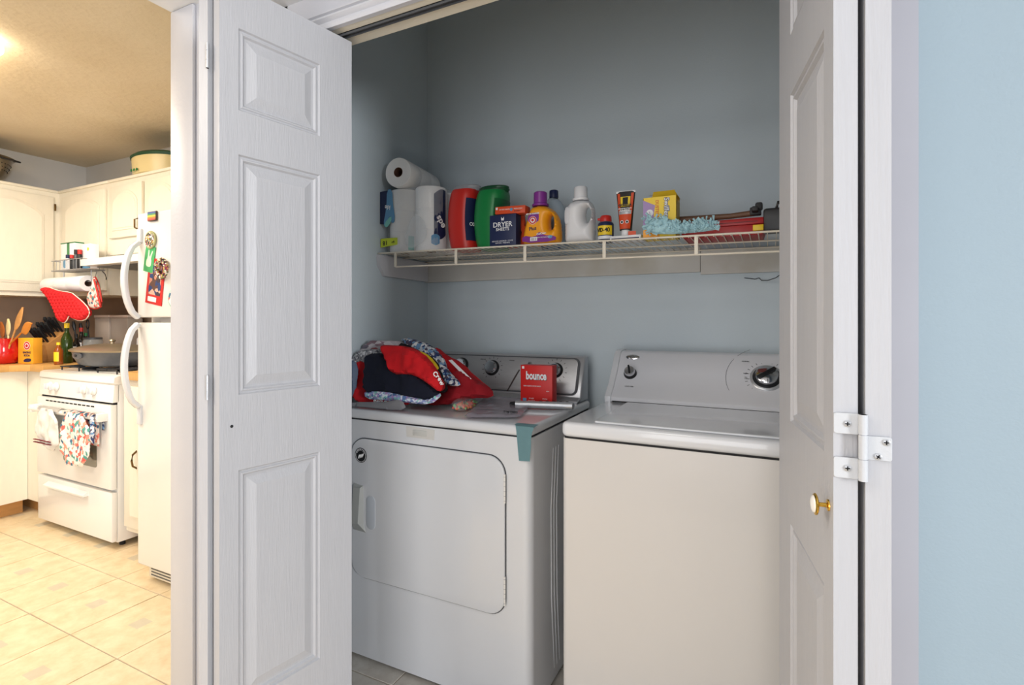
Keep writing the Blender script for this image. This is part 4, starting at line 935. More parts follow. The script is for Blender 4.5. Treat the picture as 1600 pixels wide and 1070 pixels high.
# metal bar lying under it
c0, c1 = at(802, 632, 1.735), at(896, 632, 1.79)
t = thing('metal_handle', 'short brushed metal pipe handle lying in front of the control console', 'handle', ((c0.x+c1.x)/2, 1.765, DT), world=True)
zz = DT+.0145
obj('grip', Tube([(c0.x+.01, c0.y, zz), (c1.x-.004, c1.y, zz), (c1.x, c1.y, zz)], [.0135, .0135, .011], n=18), M['silver'], t)
b = BM()
for k in range(5):
    f = .45+.11*k; box(b, c0.x+(c1.x-c0.x)*f-.006, c0.x+(c1.x-c0.x)*f+.003, c0.y+(c1.y-c0.y)*f+.004, c0.y+(c1.y-c0.y)*f+.014, zz+.009, zz+.014, bev=.001)
box(b, c0.x-.012, c0.x+.012, c0.y-.010, c0.y+.010, DT+.001, zz+.008, bev=.004)
obj('grip_teeth', b, M['dark'], t)
t = thing('dryer_sheet_carton', 'upright red carton of dryer sheets in front of the console', 'box', (X, yb+.004, DT), rotz=R(2))
obj('carton', Box(-w, w, 0, .05, 0, H, bev=.0015), M['rprint'], t)
text('bounce', .042, M['kprint'], t, (.001, -.0008, H*.733), bold=.0018, wx=w*1.30); text('bounce', .042, M['wprint'], t, (.0, -.0016, H*.74), bold=.0014, wx=w*1.28)
text('FREE & GENTLE DRYER SHEETS', .006, M['wprint'], t, (-w*.25, -.001, H*.49), wx=w*1.1); decal(t, rc(-w*.9, -w*.76, H*.91, H*.97), 0, M['wprint']); decal(t, rc(-w*.85, -w*.62, H*.12, H*.19), 0, mat('sky_print', (80, 140, 190), .4))
for k in range(4): text(('4X LESS', 'STATIC', '120 SHEETS', 'FRESH')[k], .006, M['wprint'], t, (-w*.3+(k % 2)*w*.85, -.001, H*(.19 if k < 2 else .13)))
text('NEW', .005, M['wprint'], t, (w*.72, -.001, H*.38))

# ============================================================ kitchen
CT = .955
def arch(x0, x1, z0, z1, rise, n=14, notch=0):
    pts = [(x0, z0), (x1, z0), (x1, z1-rise)]
    for k in range(1, n): f = k/n; pts.append((x1+(x0-x1)*f, z1-rise+rise*sin(pi*f)**.7))
    pts.append((x0, z1-rise)); return pts
def cab_door(parent, a0, a1, z0, z1, pos, axis='y', rise=.05, hinge_at=None, inset=.055, handle=None):
    """panel door; a0..a1 along the wall, face plane at pos looking to -y (axis y) or +x (axis x)"""
    s = -1 if axis == 'y' else 1
    f = 'y' if axis == 'y' else 'x'
    b = BM(); prism(b, rc(a0, a1, z0, z1), pos, pos+s*.019, axis=f, bev=.005, seg=2); d = obj('cabinet_door', b, M['cream'], parent)
    b = BM(); prism(b, arch(a0+inset, a1-inset, z0+inset, z1-inset*.8, rise), pos+s*.0185, pos+s*.0235, axis=f, bev=.003, seg=2); pn = obj('door_panel', b, M['cream'], d)
    b = BM(); prism(b, arch(a0+inset+.014, a1-inset-.014, z0+inset+.014, z1-inset*.8-.014, rise), pos+s*.0232, pos+s*.026, axis=f, bev=.002, seg=1); obj('raised_field', b, M['cream'], d)
    if hinge_at is not None:
        for z in (z0+.07, z1-.07):
            b = BM(); 
            if axis == 'y': box(b, hinge_at-.006, hinge_at+.006, pos-.024, pos-.017, z-.024, z+.024, bev=.002)
            else: box(b, pos+.017, pos+.024, hinge_at-.006, hinge_at+.006, z-.024, z+.024, bev=.002)
            obj('hinge', b, M['oldbrass'], d)
    if handle:
        b = BM(); hx, hz = handle
        if axis == 'y': tube(b, [(hx, pos-.019, hz-.05), (hx, pos-.045, hz-.03), (hx, pos-.05, hz), (hx, pos-.045, hz+.03), (hx, pos-.019, hz+.05)], .005)
        obj('pull_handle', b, M['oldbrass'], d)
    return d
UB, UT, UY, UX = 1.40, 2.135, 1.895, -4.545
# upper cabinets
t = thing('wall_cabinet', 'cream wall cabinet on the kitchen left wall with one wide arched door', 'cabinet', (-4.69, 1.3, UB), world=True)
obj('body', Box(XK+.002, UX, .35, UY+.29, UB, UT), M['cream'], t); obj('cornice', Box(XK+.002, UX+.012, .34, UY-.012, UT, UT+.018, bev=.003), M['cream'], t)
cab_door(t, 1.33, 1.855, UB+.03, UT-.035, UX, 'x', rise=.09, hinge_at=1.862); cab_door(t, .62, 1.30, UB+.03, UT-.035, UX, 'x', rise=.09)
t = thing('wall_cabinet', 'cream corner wall cabinet with one tall arched door behind the spice rack', 'cabinet', (-4.2, 2.04, UB), world=True)
obj('body', Box(UX+.001, -3.90, UY, YK-.002, UB, UT), M['cream'], t); obj('cornice', Box(UX+.001, -3.90, UY-.012, YK-.002, UT, UT+.018, bev=.003), M['cream'], t)
cab_door(t, -4.475, -3.925, UB+.03, UT-.035, UY, 'y', rise=.06)
t = thing('wall_cabinet', 'short cream wall cabinet over the range hood with two arched doors', 'cabinet', (-3.5, 2.04, 1.66), world=True)
obj('body', Box(-3.899, -3.11, UY, YK-.002, 1.66, UT), M['cream'], t); obj('cornice', Box(-3.899, -3.11, UY-.012, YK-.002, UT, UT+.018, bev=.003), M['cream'], t)
cab_door(t, -3.87, -3.50, 1.765, UT-.035, UY, 'y', rise=.07, inset=.045); cab_door(t, -3.47, -3.12, 1.765, UT-.035, UY, 'y', rise=.07, inset=.045)
for x in (-3.535, -3.44): obj('pull_handle', Tube([(x, UY-.019, 1.80), (x, UY-.04, 1.81), (x, UY-.04, 1.86), (x, UY-.019, 1.87)], .005), M['oldbrass'], t)
t = thing('wall_cabinet', 'cream wall cabinet above the refrigerator at the right', 'cabinet', (-2.8, 2.04, 1.8), world=True)
obj('body', Box(-3.108, -1.9, UY, YK-.002, 1.80, UT), M['cream'], t); obj('cornice', Box(-3.108, -1.9, UY-.012, YK-.002, UT, UT+.018, bev=.003), M['cream'], t)
cab_door(t, -3.08, -2.70, 1.82, UT-.035, UY, 'y', rise=.07, inset=.045); cab_door(t, -2.67, -2.2, 1.82, UT-.035, UY, 'y', rise=.07, inset=.045)
# range hood
t = thing('range_hood', 'white range hood under the short cabinet', 'hood', (-3.5, 1.95, 1.57), world=True)
b = BM(); prism(b, [(1.715, 1.572), (1.715, 1.612), (1.74, 1.617), (1.90, 1.658), (YK-.003, 1.658), (YK-.003, 1.572)], -3.86, -3.12, axis='x', bev=.003); obj('hood_shell', b, M['enamel2'], t)
obj('filter', Box(-3.80, -3.18, 1.78, 2.12, 1.566, 1.573), M['dgrey'], t)
# base cabinets and counters
t = thing('base_cabinet', 'cream base cabinet along the kitchen left wall', 'cabinet', (-4.53, 1.0, 0), world=True)
obj('body', Box(XK+.002, -4.235, .2, 1.60, .095, CT-.042), M['cream'], t); obj('toe_kick', Box(XK+.002, -4.30, .2, 1.60, 0.002, .095), M['wood'], t)
for a0, a1 in ((1.0, 1.40), (.58, .98)): cab_door(t, a0, a1, .125, .90, -4.235, 'x', rise=.05, hinge_at=a1+.006)
t = thing('base_cabinet', 'cream corner base cabinet left of the range', 'cabinet', (-4.1, 1.9, 0), world=True)
obj('body', Box(XK+.002, -3.965, 1.602, YK-.002, .095, CT-.042), M['cream'], t); obj('toe_kick', Box(XK+.002, -3.965, 1.66, YK-.002, .002, .095), M['wood'], t)
t = thing('base_cabinet', 'narrow cream base cabinet between range and refrigerator', 'cabinet', (-2.9, 1.9, 0), world=True)
obj('body', Box(-3.125, -2.69, 1.60, YK-.002, .095, CT-.042), M['cream'], t); obj('toe_kick', Box(-3.125, -2.69, 1.66, YK-.002, .002, .095), M['wood'], t)
cab_door(t, -3.115, -2.70, .125, .88, 1.60, 'y', rise=.05, handle=(-2.98, .50))
t = thing('worktop', 'butcher block worktop running along the left wall and into the corner', 'worktop', (-4.5, 1.5, CT-.04), world=True)
b = BM(); prism(b, [(XK+.005, .2), (-4.205, .2), (-4.205, 1.50), (-4.13, 1.572), (-3.962, 1.572), (-3.962, YK-.005), (XK+.005, YK-.005)], CT-.041, CT, axis='z', bev=.004); obj('worktop_slab', b, M['butcher'], t)
t = thing('worktop', 'short piece of butcher block worktop right of the range', 'worktop', (-2.9, 1.88, CT-.04), world=True)
obj('worktop_slab', Box(-3.128, -2.69, 1.572, YK-.005, CT-.041, CT, bev=.004), M['butcher'], t)

# gas range
RX0, RX1, RY = -3.945, -3.145, 1.556
t = thing('gas_range', 'white gas range with four knobs and towels on the oven handle', 'stove', ((RX0+RX1)/2, 1.85, 0), world=True)
obj('body', Box(RX0, RX1, RY+.012, YK-.04, .035, .89, bev=.003), M['enamel2'], t)
for x in (RX0+.05, RX1-.05):
    for y in (RY+.06, YK-.1): obj('foot', lathe(BM(), [(.014, .0015), (.014, .035)], n=12, c=(x, y, 0)), M['dark'], t)
b = BM(); prism(b, [(RY-.004, .886), (RY-.010, .895), (RY-.006, .925), (RY+.012, .932), (YK-.05, .932), (YK-.05, .886)], RX0-.004, RX1+.004, axis='x', bev=.003); obj('cooktop', b, M['enamel2'], t)
obj('back_guard', Box(RX0, RX1, YK-.06, YK-.03, .93, 1.0, bev=.004), M['enamel2'], t)
b = BM(); prism(b, [(RY-.012, .79), (RY-.004, .885), (RY+.02, .885), (RY+.02, .79)], RX0, RX1, axis='x', bev=.003); obj('control_fascia', b, M['enamel2'], t)
obj('fascia_gap', Box(RX0+.004, RX1-.004, RY+.002, RY+.03, .778, .79), M['dark'], t)
b = BM(); prism(b, rc(RX0, RX1, .325, .778), RY-.022, RY+.010, bev=.006); dv = obj('oven_door', b, M['enamel2'], t)
wa_, wb_ = at(92, 700, RY-.023), at(151, 690, RY-.023)
obj('oven_window', prism(BM(), rrect(wa_.x+.05, wb_.x, .43, .66, .015), RY-.0235, RY-.020), mat('oven_glass', (120, 116, 100), .1, coat=.5), dv)
for k in range(12):
    x = RX0+.11+k*.045; obj('vent_slot', Box(x, x+.034, RY-.0232, RY-.0215, .757, .764), M['dark'], dv)
hz_ = .715
b = BM(); tube(b, [(RX0+.03, RY-.06, hz_), (RX1-.03, RY-.06, hz_)], .0155, n=12); hh = obj('oven_handle', b, M['enamel2'], dv)
for x in (RX0+.04, RX1-.045): obj('handle_bracket', Box(x-.02, x+.02, RY-.072, RY-.02, hz_-.022, hz_+.022, bev=.005), M['enamel2'], hh)
b = BM(); prism(b, rc(RX0, RX1, .045, .308), RY-.018, RY+.012, bev=.006); dw = obj('drawer', b, M['enamel2'], t)
b = BM(); prism(b, [(RY-.018, .285), (RY-.045, .27), (RY-.045, .262), (RY-.018, .262)], RX0+.13, RX1-.23, axis='x'); obj('drawer_pull', b, M['enamel2'], dw)
for px in (79, 88, 131, 146):
    q = at(px, 606, RY-.012); k = obj('range_knob', lathe(BM(), [(.026, -.004), (.026, -.010), (.019, -.016), (.018, -.026), (.001, -.028)], n=22, axis='y', c=(q.x, RY-.006, .845)), M['enamel2'], t)
    obj('knob_grip', Box(q.x-.004, q.x+.004, RY-.045, RY-.03, .828, .862, bev=.002), M['enamel'], k)
for gx in (RX0+.20, RX1-.20):
    for gy in (1.72, 1.97):
        g = obj('burner', lathe(BM(), [(.045, .931), (.045, .937), (.036, .945), (.001, .946)], n=22, c=(gx, gy, 0)), M['iron'], t)
        b = BM(); z = .957
        box(b, gx-.115, gx+.115, gy-.108, gy-.100, z-.006, z); box(b, gx-.115, gx+.115, gy+.100, gy+.108, z-.006, z); box(b, gx-.115, gx-.107, gy-.108, gy+.108, z-.006, z); box(b, gx+.107, gx+.115, gy-.108, gy+.108, z-.006, z)
        for a in range(4): 
            d = Matrix.Translation((gx, gy, 0))@Matrix.Rotation(a*pi/2, 4, 'Z'); box(b, .03, .108, -.004, .004, z-.008, z+.003, mtx=d); box(b, .103, .109, .098, .104, .931, z, mtx=d)
        obj('grate', b, M['iron'], t)
# oval roaster
q = at(152, 560, 1.76); cx = -3.60
t = thing('roasting_pan', 'oval speckled grey roasting pan with dull metal lid on the range', 'pan', (cx, 1.765, .959))
obj('pan_body', lathe(BM(), [(.13, .002), (.155, .012), (.175, .05), (.185, .085), (.19, .09)], n=36, sx=1.55, sy=.92), M['pan'], t)
obj('pan_lid', lathe(BM(), [(.197, .088), (.199, .096), (.185, .104), (.12, .122), (.06, .130), (.001, .132)], n=36, sx=1.55, sy=.92), M['panlid'], t)
obj('lid_knob', lathe(BM(), [(.012, .130), (.010, .142), (.018, .148), (.014, .156), (.001, .158)], n=18), M['panlid'], t)
b = BM(); prism(b, ell(-.02, .068, .05, .022), -.176, -.165, bev=.003); hp_ = obj('pan_handle', b, M['pan'], t); b = BM(); lathe(b, [(.008, -.183), (.006, -.174)], n=12, axis='y', c=(-.02, 0, .068)); obj('rivet', b, M['iron'], t)

# towels over the oven handle
def drape(name, label, x0, x1, ztop, zl, zr, m, seed, y=RY-.078, wob=.009, sm=1, extra=None):
    t = thing(name, label, 'towel', ((x0+x1)/2, y, zl), world=True)
    fr = puff(smooth(extra or [(x0, zl), (x1, zr), (x1-.008, ztop), (x0+.008, ztop)], sm), .016, .008, .012, wob=wob, wsc=18, seed=seed, fmap=lambda x, yy, z: (x, y+yy-.004, z))
    obj('front_fold', fr, m, t)
    zb = ztop-(ztop-zl)*.6
    obj('back_fold', puff([(x0+.01, zb), (x1-.01, zb), (x1-.014, ztop), (x0+.014, ztop)], .008, .004, .016, wob=.002, fmap=lambda x, yy, z: (x, RY-.033+yy, z)), m, t)
    b = BM(); rows = []
    for k in range(7):
        a = pi*k/6; rows.append([(x0+.012, RY-.06-.0215*cos(a), hz_+.0045+.0185*sin(a)), (x1-.012, RY-.06-.0215*cos(a), hz_+.0045+.0185*sin(a))])
    vs = [[b.verts.new(p) for p in r] for r in rows]
    for a, c_ in zip(vs, vs[1:]): b.faces.new((a[0], a[1], c_[1], c_[0]))
    bmesh.ops.solidify(b, geom=b.faces[:], thickness=.003); obj('top_fold', b, m, t); return t
yT = RY-.086
f0, f1 = at(93, 700, yT), at(139, 700, yT)
drape('dish_towel', 'floral dish towel in red, blue and teal hanging on the oven handle', f0.x, f1.x, hz_+.016, at(92, 725, yT).z, at(137, 731, yT).z, M['floral'], 3)
f0, f1 = at(57, 680, yT), at(92, 680, yT)
dw_ = drape('dish_towel', 'white dish towel with dark stripes bunched on the left of the oven handle', f0.x-.02, f1.x-.012, hz_+.016, at(60, 688, yT).z, at(92, 712, yT).z, mat('white_cotton', (226, 222, 216), .9, bump=.3), 5, wob=.016)
for zz in (.55, .535): obj('woven_stripe', Box(f0.x+.0, f1.x-.06, yT-.016, yT-.006, zz, zz+.004), mat('maroon_print', (120, 50, 56), .8), dw_)
f0, f1 = at(139, 690, RY-.08), at(143, 690, RY-.08)
drape('dish_towel', 'narrow navy printed towel edge right of the floral towel', at(139.5, 690, yT).x, at(147, 690, yT).x, hz_+.016, at(141, 692, yT).z, at(147, 694, yT).z, M['pattern'], 7)

# refrigerator
FX0, FX1, FY, FT = -2.672, -1.93, 1.414, 1.735
t = thing('refrigerator', 'white top-freezer refrigerator with magnets on its doors', 'refrigerator', ((FX0+FX1)/2, 1.78, 0), world=True)
obj('body', Box(FX0+.004, FX1-.004, FY+.06, YK-.03, .02, FT-.01, bev=.004), M['enamel2'], t)
for x in (FX0+.06, FX1-.06):
    for y in (FY+.1, YK-.1): obj('foot', lathe(BM(), [(.016, .0015), (.016, .025)], n=12, c=(x, y, 0)), M['dark'], t)
fd = obj('freezer_door', Box(FX0, FX1, FY, FY+.055, 1.245, FT, bev=.009, seg=3), M['enamel2'], t)
rd = obj('fridge_door', Box(FX0, FX1, FY, FY+.055, .085, 1.222, bev=.009, seg=3), M['enamel2'], t)
obj('hinge_cover', Box(FX0+.16, FX1-.01, FY+.012, FY+.05, 1.223, 1.244, bev=.001), M['steel'], t)
g = obj('base_grille', Box(FX0+.04, FX1-.02, FY+.03, FY+.05, .022, .08, bev=.004), M['cream'], t)
for k in range(3): obj('grille_slot', Box(FX0+.06, FX1-.04, FY+.0285, FY+.031, .033+k*.014, .038+k*.014), M['dgrey'], g)
def fh(z0, z1, par):
    n = 14; pts = []
    for k in range(n+1): f = k/n; pts.append((FX0+.028, FY-.012-.058*sin(pi*f)**.55, z0+(z1-z0)*f))
    b = BM(); rings = []
    for i, p in enumerate(pts):
        a = Vector(pts[min(i+1, n)])-Vector(pts[max(i-1, 0)]); a.normalize(); nn = Vector((1, 0, 0)).cross(a)
        rings.append([Vector(p)+Vector((.019*c1, 0, 0))+nn*(.011*s1) for c1, s1 in [(math.copysign(abs(cos(2*pi*k/12))**.6, cos(2*pi*k/12)), math.copysign(abs(sin(2*pi*k/12))**.6, sin(2*pi*k/12))) for k in range(12)]])
    loft(b, rings); h = obj('door_handle', b, M['enamel'], par)
    return h
fh(1.235+.01, 1.595, fd); fh(.83, 1.215, rd)
obj('handle_trim', Box(FX0+.012, FX0+.045, FY-.010, FY+.002, 1.595, 1.66, bev=.003), M['enamel'], fd); obj('handle_trim', Box(FX0+.012, FX0+.045, FY-.010, FY+.002, .745, .835, bev=.003), M['enamel'], rd)
# magnets
def magnet(name, label, px, py, build):
    q = at(px, py, FY); t = thing(name, label, 'magnet', (q.x, FY-.0006, q.z)); build(t); return t
def rainbow(t):
    obj('backing', Box(-.034, .034, -.008, 0, -.022, .022, bev=.002), mat('dark_wood_block', (80, 62, 52), .5), t)
    for i, c_ in enumerate(((70, 90, 150), (80, 150, 110), (235, 205, 70), (230, 130, 60), (190, 80, 70))):
        z = .019-i*.0076; obj('stripe', Box(-.031, .031, -.0092, -.0078, z-.0074, z), mat('rainbow_%d' % i, c_, .5), t)
magnet('rainbow_magnet', 'small rectangular rainbow striped magnet at the top of the freezer door', 240, 338, rainbow)
def clockm(t):
    obj('disc', lathe(BM(), [(.04, 0), (.042, -.004), (.04, -.008), (.001, -.008)], n=30, axis='y'), mat('olive_rim', (170, 170, 120), .5), t)
    obj('clock_face', lathe(BM(), [(.034, -.0078), (.034, -.009)], n=30, axis='y'), M['beads'], t)
magnet('round_magnet', 'round patterned magnet above the green card', 237, 375, clockm)
def greenm(t):
    obj('card', Box(-.038, .038, -.003, 0, -.06, .06), mat('card_green', (70, 170, 100), .5), t)
    obj('rabbit_shape', prism(BM(), smooth([(-.02, -.035), (.018, -.035), (.02, -.008), (.012, .008), (.024, .04), (.016, .042), (.004, .012), (-.002, .012), (-.006, .044), (-.014, .042), (-.012, .006), (-.022, -.01)], 1), -.0036, -.0028), mat('pale_green', (220, 240, 210), .5), t)
g = magnet('green_card', 'green magnetic card with a pale rabbit shape', 234.5, 405, greenm); g.rotation_euler = (0, R(12), 0)
def photom(t):
    obj('border', Box(-.064, .064, -.002, 0, -.105, .105), M['rprint'], t); obj('picture', Box(-.046, .046, -.0026, -.0018, -.062, .085), M['photo'], t); obj('caption_strip', Box(-.046, .02, -.0027, -.0018, -.094, -.072), M['wprint'], t)
g = magnet('photo_card', 'red bordered photo card hanging on the freezer door', 243.5, 440, photom); g.rotation_euler = (0, R(9), 0)
def wreath(t):
    t.location.y -= .0035
    b = BM(); random.seed(11)
    for k in range(16):
        a = 2*pi*k/16; bmesh.ops.create_icosphere(b, subdivisions=1, radius=.0125, matrix=Matrix.Translation((.034*cos(a), -.012, .038*sin(a))))
    obj('wreath_ring', b, M['beads'], t)
magnet('wreath_magnet', 'round wreath shaped magnet of brown and white beads', 258, 420, wreath)
def floralm(t):
    obj('disc', lathe(BM(), [(.044, 0), (.045, -.004), (.042, -.006), (.001, -.006)], n=30, axis='y'), mat('pale_teal', (160, 200, 190), .5), t); obj('flower_print', lathe(BM(), [(.036, -.0058), (.036, -.007)], n=30, axis='y'), M['floral'], t)
magnet('floral_magnet', 'round pale teal magnet with floral print low on the freezer door', 273.5, 466, floralm)
def clipm(t): obj('clip', Box(-.02, .02, -.006, 0, -.04, .04, bev=.003), M['grey'], t)
magnet('clip_magnet', 'grey clip magnet high at the right of the freezer door', 277, 335, clipm)

# spice rack on the corner cabinet door
SR0, SR1 = at(88, 420, 1.76), at(146, 418, 1.76)
x0, x1, y0, y1, zs, zm = SR0.x, min(SR1.x+.02, -3.885), 1.735, 1.862, at(110, 421, 1.735).z, at(110, 405, 1.735).z
t = thing('wire_rack', 'wire rack with paper towel bar hung on the corner cabinet', 'rack', ((x0+x1)/2, 1.8, zs), world=True)
b = Tube([(x0, y0, zm), (x1, y0, zm), (x1, y1, zm), (x0, y1, zm)], .003, closed=True); obj('upper_rail', b, M['steel'], t)
b = Tube([(x0, y0, zs), (x1, y0, zs), (x1, y1, zs), (x0, y1, zs)], .003, closed=True); obj('lower_rail', b, M['steel'], t)
for k in range(9): x = x0+(x1-x0)*(k+.5)/9; obj('rack_wire', Tube([(x, y0, zm), (x, y0, zs), (x, y1, zs), (x, y1, zm)], .0016, n=5), M['steel'], t)
zr = at(133, 440, 1.80).z
rx0, rx1 = at(76, 440, 1.80).x, at(138, 440, 1.80).x
for x in (x0+.004, x1-.03): obj('towel_arm', Tube([(x, 1.80, zs), (x, 1.80, zr-.004)], .003), M['steel'], t)
obj('towel_bar', Tube([(rx0-.012, 1.80, zr), (max(rx1, x1)+.012, 1.80, zr)], .0035), M['steel'], t)
t = roll('paper_towel_roll', 'paper towel roll on the bar under the kitchen wire rack', (rx0, 1.80, zr-.012), r=.052, h=rx1-rx0); t.rotation_euler = (0, pi/2, 0)
# goods on the rack
def carton(name, label, px0, px1, pyt, pyb, y, d, m, cat, extra=None, base=None):
    a, b_ = at(px0, pyb, y), at(px1, pyb, y); z0 = base if base is not None else a.z; z1 = at((px0+px1)/2, pyt, y).z
    t = thing(name, label, cat, ((a.x+b_.x)/2, y, z0)); w = (b_.x-a.x)/2; obj('pack', Box(-w, w, 0, d, 0, z1-z0, bev=.003), m, t)
    if extra: extra(t, w, z1-z0)
    return t
zb = zs+.0045
carton('spice_tin', 'white and green tin at the left of the kitchen rack', 95, 117, 379, 416, 1.765, .05, M['wprint'], 'tin', lambda t, w, h: (obj('band', Box(-w*.1, w*.25, -.001, .01, .0, h), M['green'], t), obj('rim', Box(-w-.001, w+.001, -.001, .051, h-.006, h+.001), M['green'], t), decal(t, ell(-w*.4, h*.22, w*.3), 0, mat('sky_print', (80, 140, 190), .4))), base=zb)
carton('white_packet', 'white packet with yellow dot at the right of the kitchen rack', 126, 141, 381, 418, 1.765, .05, M['wprint'], 'packet', lambda t, w, h: (decal(t, ell(w*.55, h*.78, w*.2), 0, M['yellow']), decal(t, rc(-w, w, .0, h*.25), 0, mat('sky_print', (80, 140, 190), .4))), base=zb)
for i, (px, c1, c2, lb) in enumerate(((105.5, 'navyp', 'wprint', 'blue capped spice jar leaning in the kitchen rack'), (112, 'red', 'kprint', 'red capped dark spice jar leaning in the kitchen rack'), (118.5, 'black', 'dgrey', 'black capped spice jar in the kitchen rack'), (124, 'red', 'kprint', 'small red lidded jar beside the white packet'))):
    q = at(px, 410, 1.748); h = (at(px, 398 if i < 2 else 390, 1.748).z-zb)
    t = thing('spice_jar', lb, 'jar', (q.x, 1.75, zb)); obj('jar_body', lathe(BM(), [(.010, 0), (.0115, .003), (.0115, h*.72), (.009, h*.76)], n=16), M[c2], t); obj('jar_cap', lathe(BM(), [(.0115, h*.76), (.0115, h), (.001, h)], n=16), M[c1], t)

# oven mitt and pot holder hanging
MY = 1.70
def pxpoly(pts, y): return [(at(a, b_, y).x, at(a, b_, y).z) for a, b_ in pts]
o_ = pxpoly([(64, 450), (75, 448), (90, 454), (112, 457), (118, 462), (128, 470), (139, 482), (140, 492), (132, 501), (118, 500), (108, 492), (105, 500), (100, 505), (92, 500), (88, 485), (80, 470)], MY)
zc = o_[0]
t = thing('oven_mitt', 'quilted red oven mitt hanging below the paper towel roll', 'oven mitt', (o_[0][0], MY, o_[0][1]), world=True)
qm = mat('quilted_red', (206, 20, 28), .8, var=.08, bump=.2)
def quilt(x, y, z): 
    k = (abs(sin((x+z)*78))*abs(sin((x-z)*78)))**.5; return (x, MY+y*(.62+.5*k), z)
obj('mitt', puff(smooth(o_, 1), .05, .03, .0052, fmap=quilt), qm, t)
edge = [Vector((p[0], MY, p[1])) for p in smooth(o_, 1)]
obj('piping', Tube(edge, .003, n=6, closed=True), M['cream'], t)
obj('hanging_loop', Tube([(o_[1][0]-.01, MY, o_[1][1]-.002), (o_[1][0]+.01, MY+.02, o_[1][1]+.012), (o_[1][0]+.02, 1.80-.06, zr-.03)], .002), M['cream'], t)
t = thing('pot_holder', 'red and white pot holder hanging beside the oven mitt', 'pot holder', (at(150, 434, 1.80).x, 1.80, at(150, 434, 1.80).z), world=True)
o2 = pxpoly([(146, 434), (150, 433), (156, 452), (160, 478), (150, 483), (140, 481), (136, 462), (144, 450)], 1.80)
obj('pad', puff(smooth(o2, 1), .02, .012, .009, fmap=lambda x, y, z: (x, 1.80+y, z)), M['floral'], t)
obj('border', Tube([Vector((p[0], 1.80, p[1])) for p in smooth(o2, 1)], .005, n=6, closed=True), M['red'], t)
obj('strap', Tube([at(147, 436, 1.78), at(152, 455, 1.785), at(157, 478, 1.79)], .006, n=6), M['red'], t)
obj('hook', Tube([at(149, 436, 1.80), at(150, 428, 1.84), at(151, 425, 1.872)], .002), M['steel'], t)
obj('black_cord', Tube([at(160, 424, 1.866), at(164, 428, 1.86), at(166, 434, 1.862), at(166, 437, 1.866)], .003), M['black'], bpy.data.objects['range_hood'])  # black cord hanging below the hood, parented to it

# counter goods
def on_counter(px, pyb, h=CT): return atz(px, pyb, h)
q = at(6, 560, 1.545)
t = thing('utensil_crock', 'glossy red ceramic crock full of wooden spoons', 'crock', (q.x-.0, 1.545, CT+.001)); qx, qz = q.x, CT+.001
H = at(20, 529, 1.545).z-qz
obj('crock_body', lathe(BM(), [(.062, 0), (.075, .01), (.09, .05), (.09, .09), (.082, H-.012), (.086, H-.004), (.086, H), (.078, H), (.075, H-.02), (.07, .03), (.001, .03)], n=32), M['crock'], t)
def spoon(name, label, px0, py0, px1, py1, y0, y1, bw, bl, m, flat=.006):
    a, b_ = at(px0, py0, y0), at(px1, py1, y1); a = a+(a-b_)*((a.z-CT-.034)/(b_.z-a.z)); t = thing(name, label, 'utensil', tuple(a), world=True)
    d = (b_-a).normalized(); obj('utensil_handle', Tube([a, b_-d*bl*.8], .005), m, t)
    b = BM(); L_ = bl; s = d.cross(Vector((0, 1, 0))).normalized(); n = s.cross(d); rings = []
    for k in range(9):
        f = k/8; c_ = b_-d*L_*(1-f); r_ = bw*sin(pi*min(.985, max(.06, f**.8*.97+.03)))**.7; rings.append([c_+s*r_*cos(2*pi*j/12)+n*flat*sin(2*pi*j/12) for j in range(12)])
    obj('utensil_bowl', loft(b, rings), m, t); return t
spoon('wooden_spoon', 'tall wooden spoon with round bowl in the red crock', 18, 532, 36, 480, 1.545, 1.57, .034, .15, M['wood'])
spoon('wooden_spoon', 'orange-brown wooden spatula leaning right in the red crock', 20, 533, 49, 505, 1.540, 1.535, .036, .13, mat('amber_wood', (206, 130, 50), .45, var=.12))
spoon('wooden_spoon', 'dark wooden spoon at the left of the red crock', 6, 534, 2, 503, 1.55, 1.56, .034, .11, mat('brown_wood', (170, 95, 40), .45, var=.12))
spoon('spatula', 'cream coloured spatula in the red crock', 13, 534, 13, 498, 1.56, 1.575, .034, .11, mat('cream_plastic', (232, 214, 160), .5))
# baking soda box
a, b_ = at(38, 567, 1.63), at(63, 567, 1.63); w = (b_.x-a.x)/2
t = thing('baking_soda_box', 'orange baking soda box with round red emblem on the worktop', 'box', ((a.x+b_.x)/2-.01, 1.63, CT+.001)); H = at(50, 528, 1.63).z-CT
w = .062
t.rotation_euler = (0, 0, R(14)); t.location.y = 1.60
obj('carton', Box(-w, w, 0, .055, 0, H, bev=.002), mat('box_orange', (248, 176, 50), .5), t)
for r_, m_, dy in ((.027, 'wprint', 0), (.0245, 'rprint', -.0005), (.016, 'wprint', -.001), (.010, 'rprint', -.0015)): decal(t, ell(.012, H*.70, r_), dy, M[m_])
text('BAKING', .018, M['navyp'], t, (.012, -.001, H*.43), bold=.0006); text('SODA', .018, M['navyp'], t, (.012, -.001, H*.32), bold=.0006); decal(t, smooth([(-.02, .01), (.04, .01), (.05, .03), (.02, .035), (-.01, .028)], 1), 0, M['navyp'])
obj('side_emblem', Box(-w-.0008, -w, .015, .042, H*.62, H*.82), M['rprint'], t); decal(t, rc(-w+.002, w-.002, H-.006, H-.002), 0, M['yellow'])
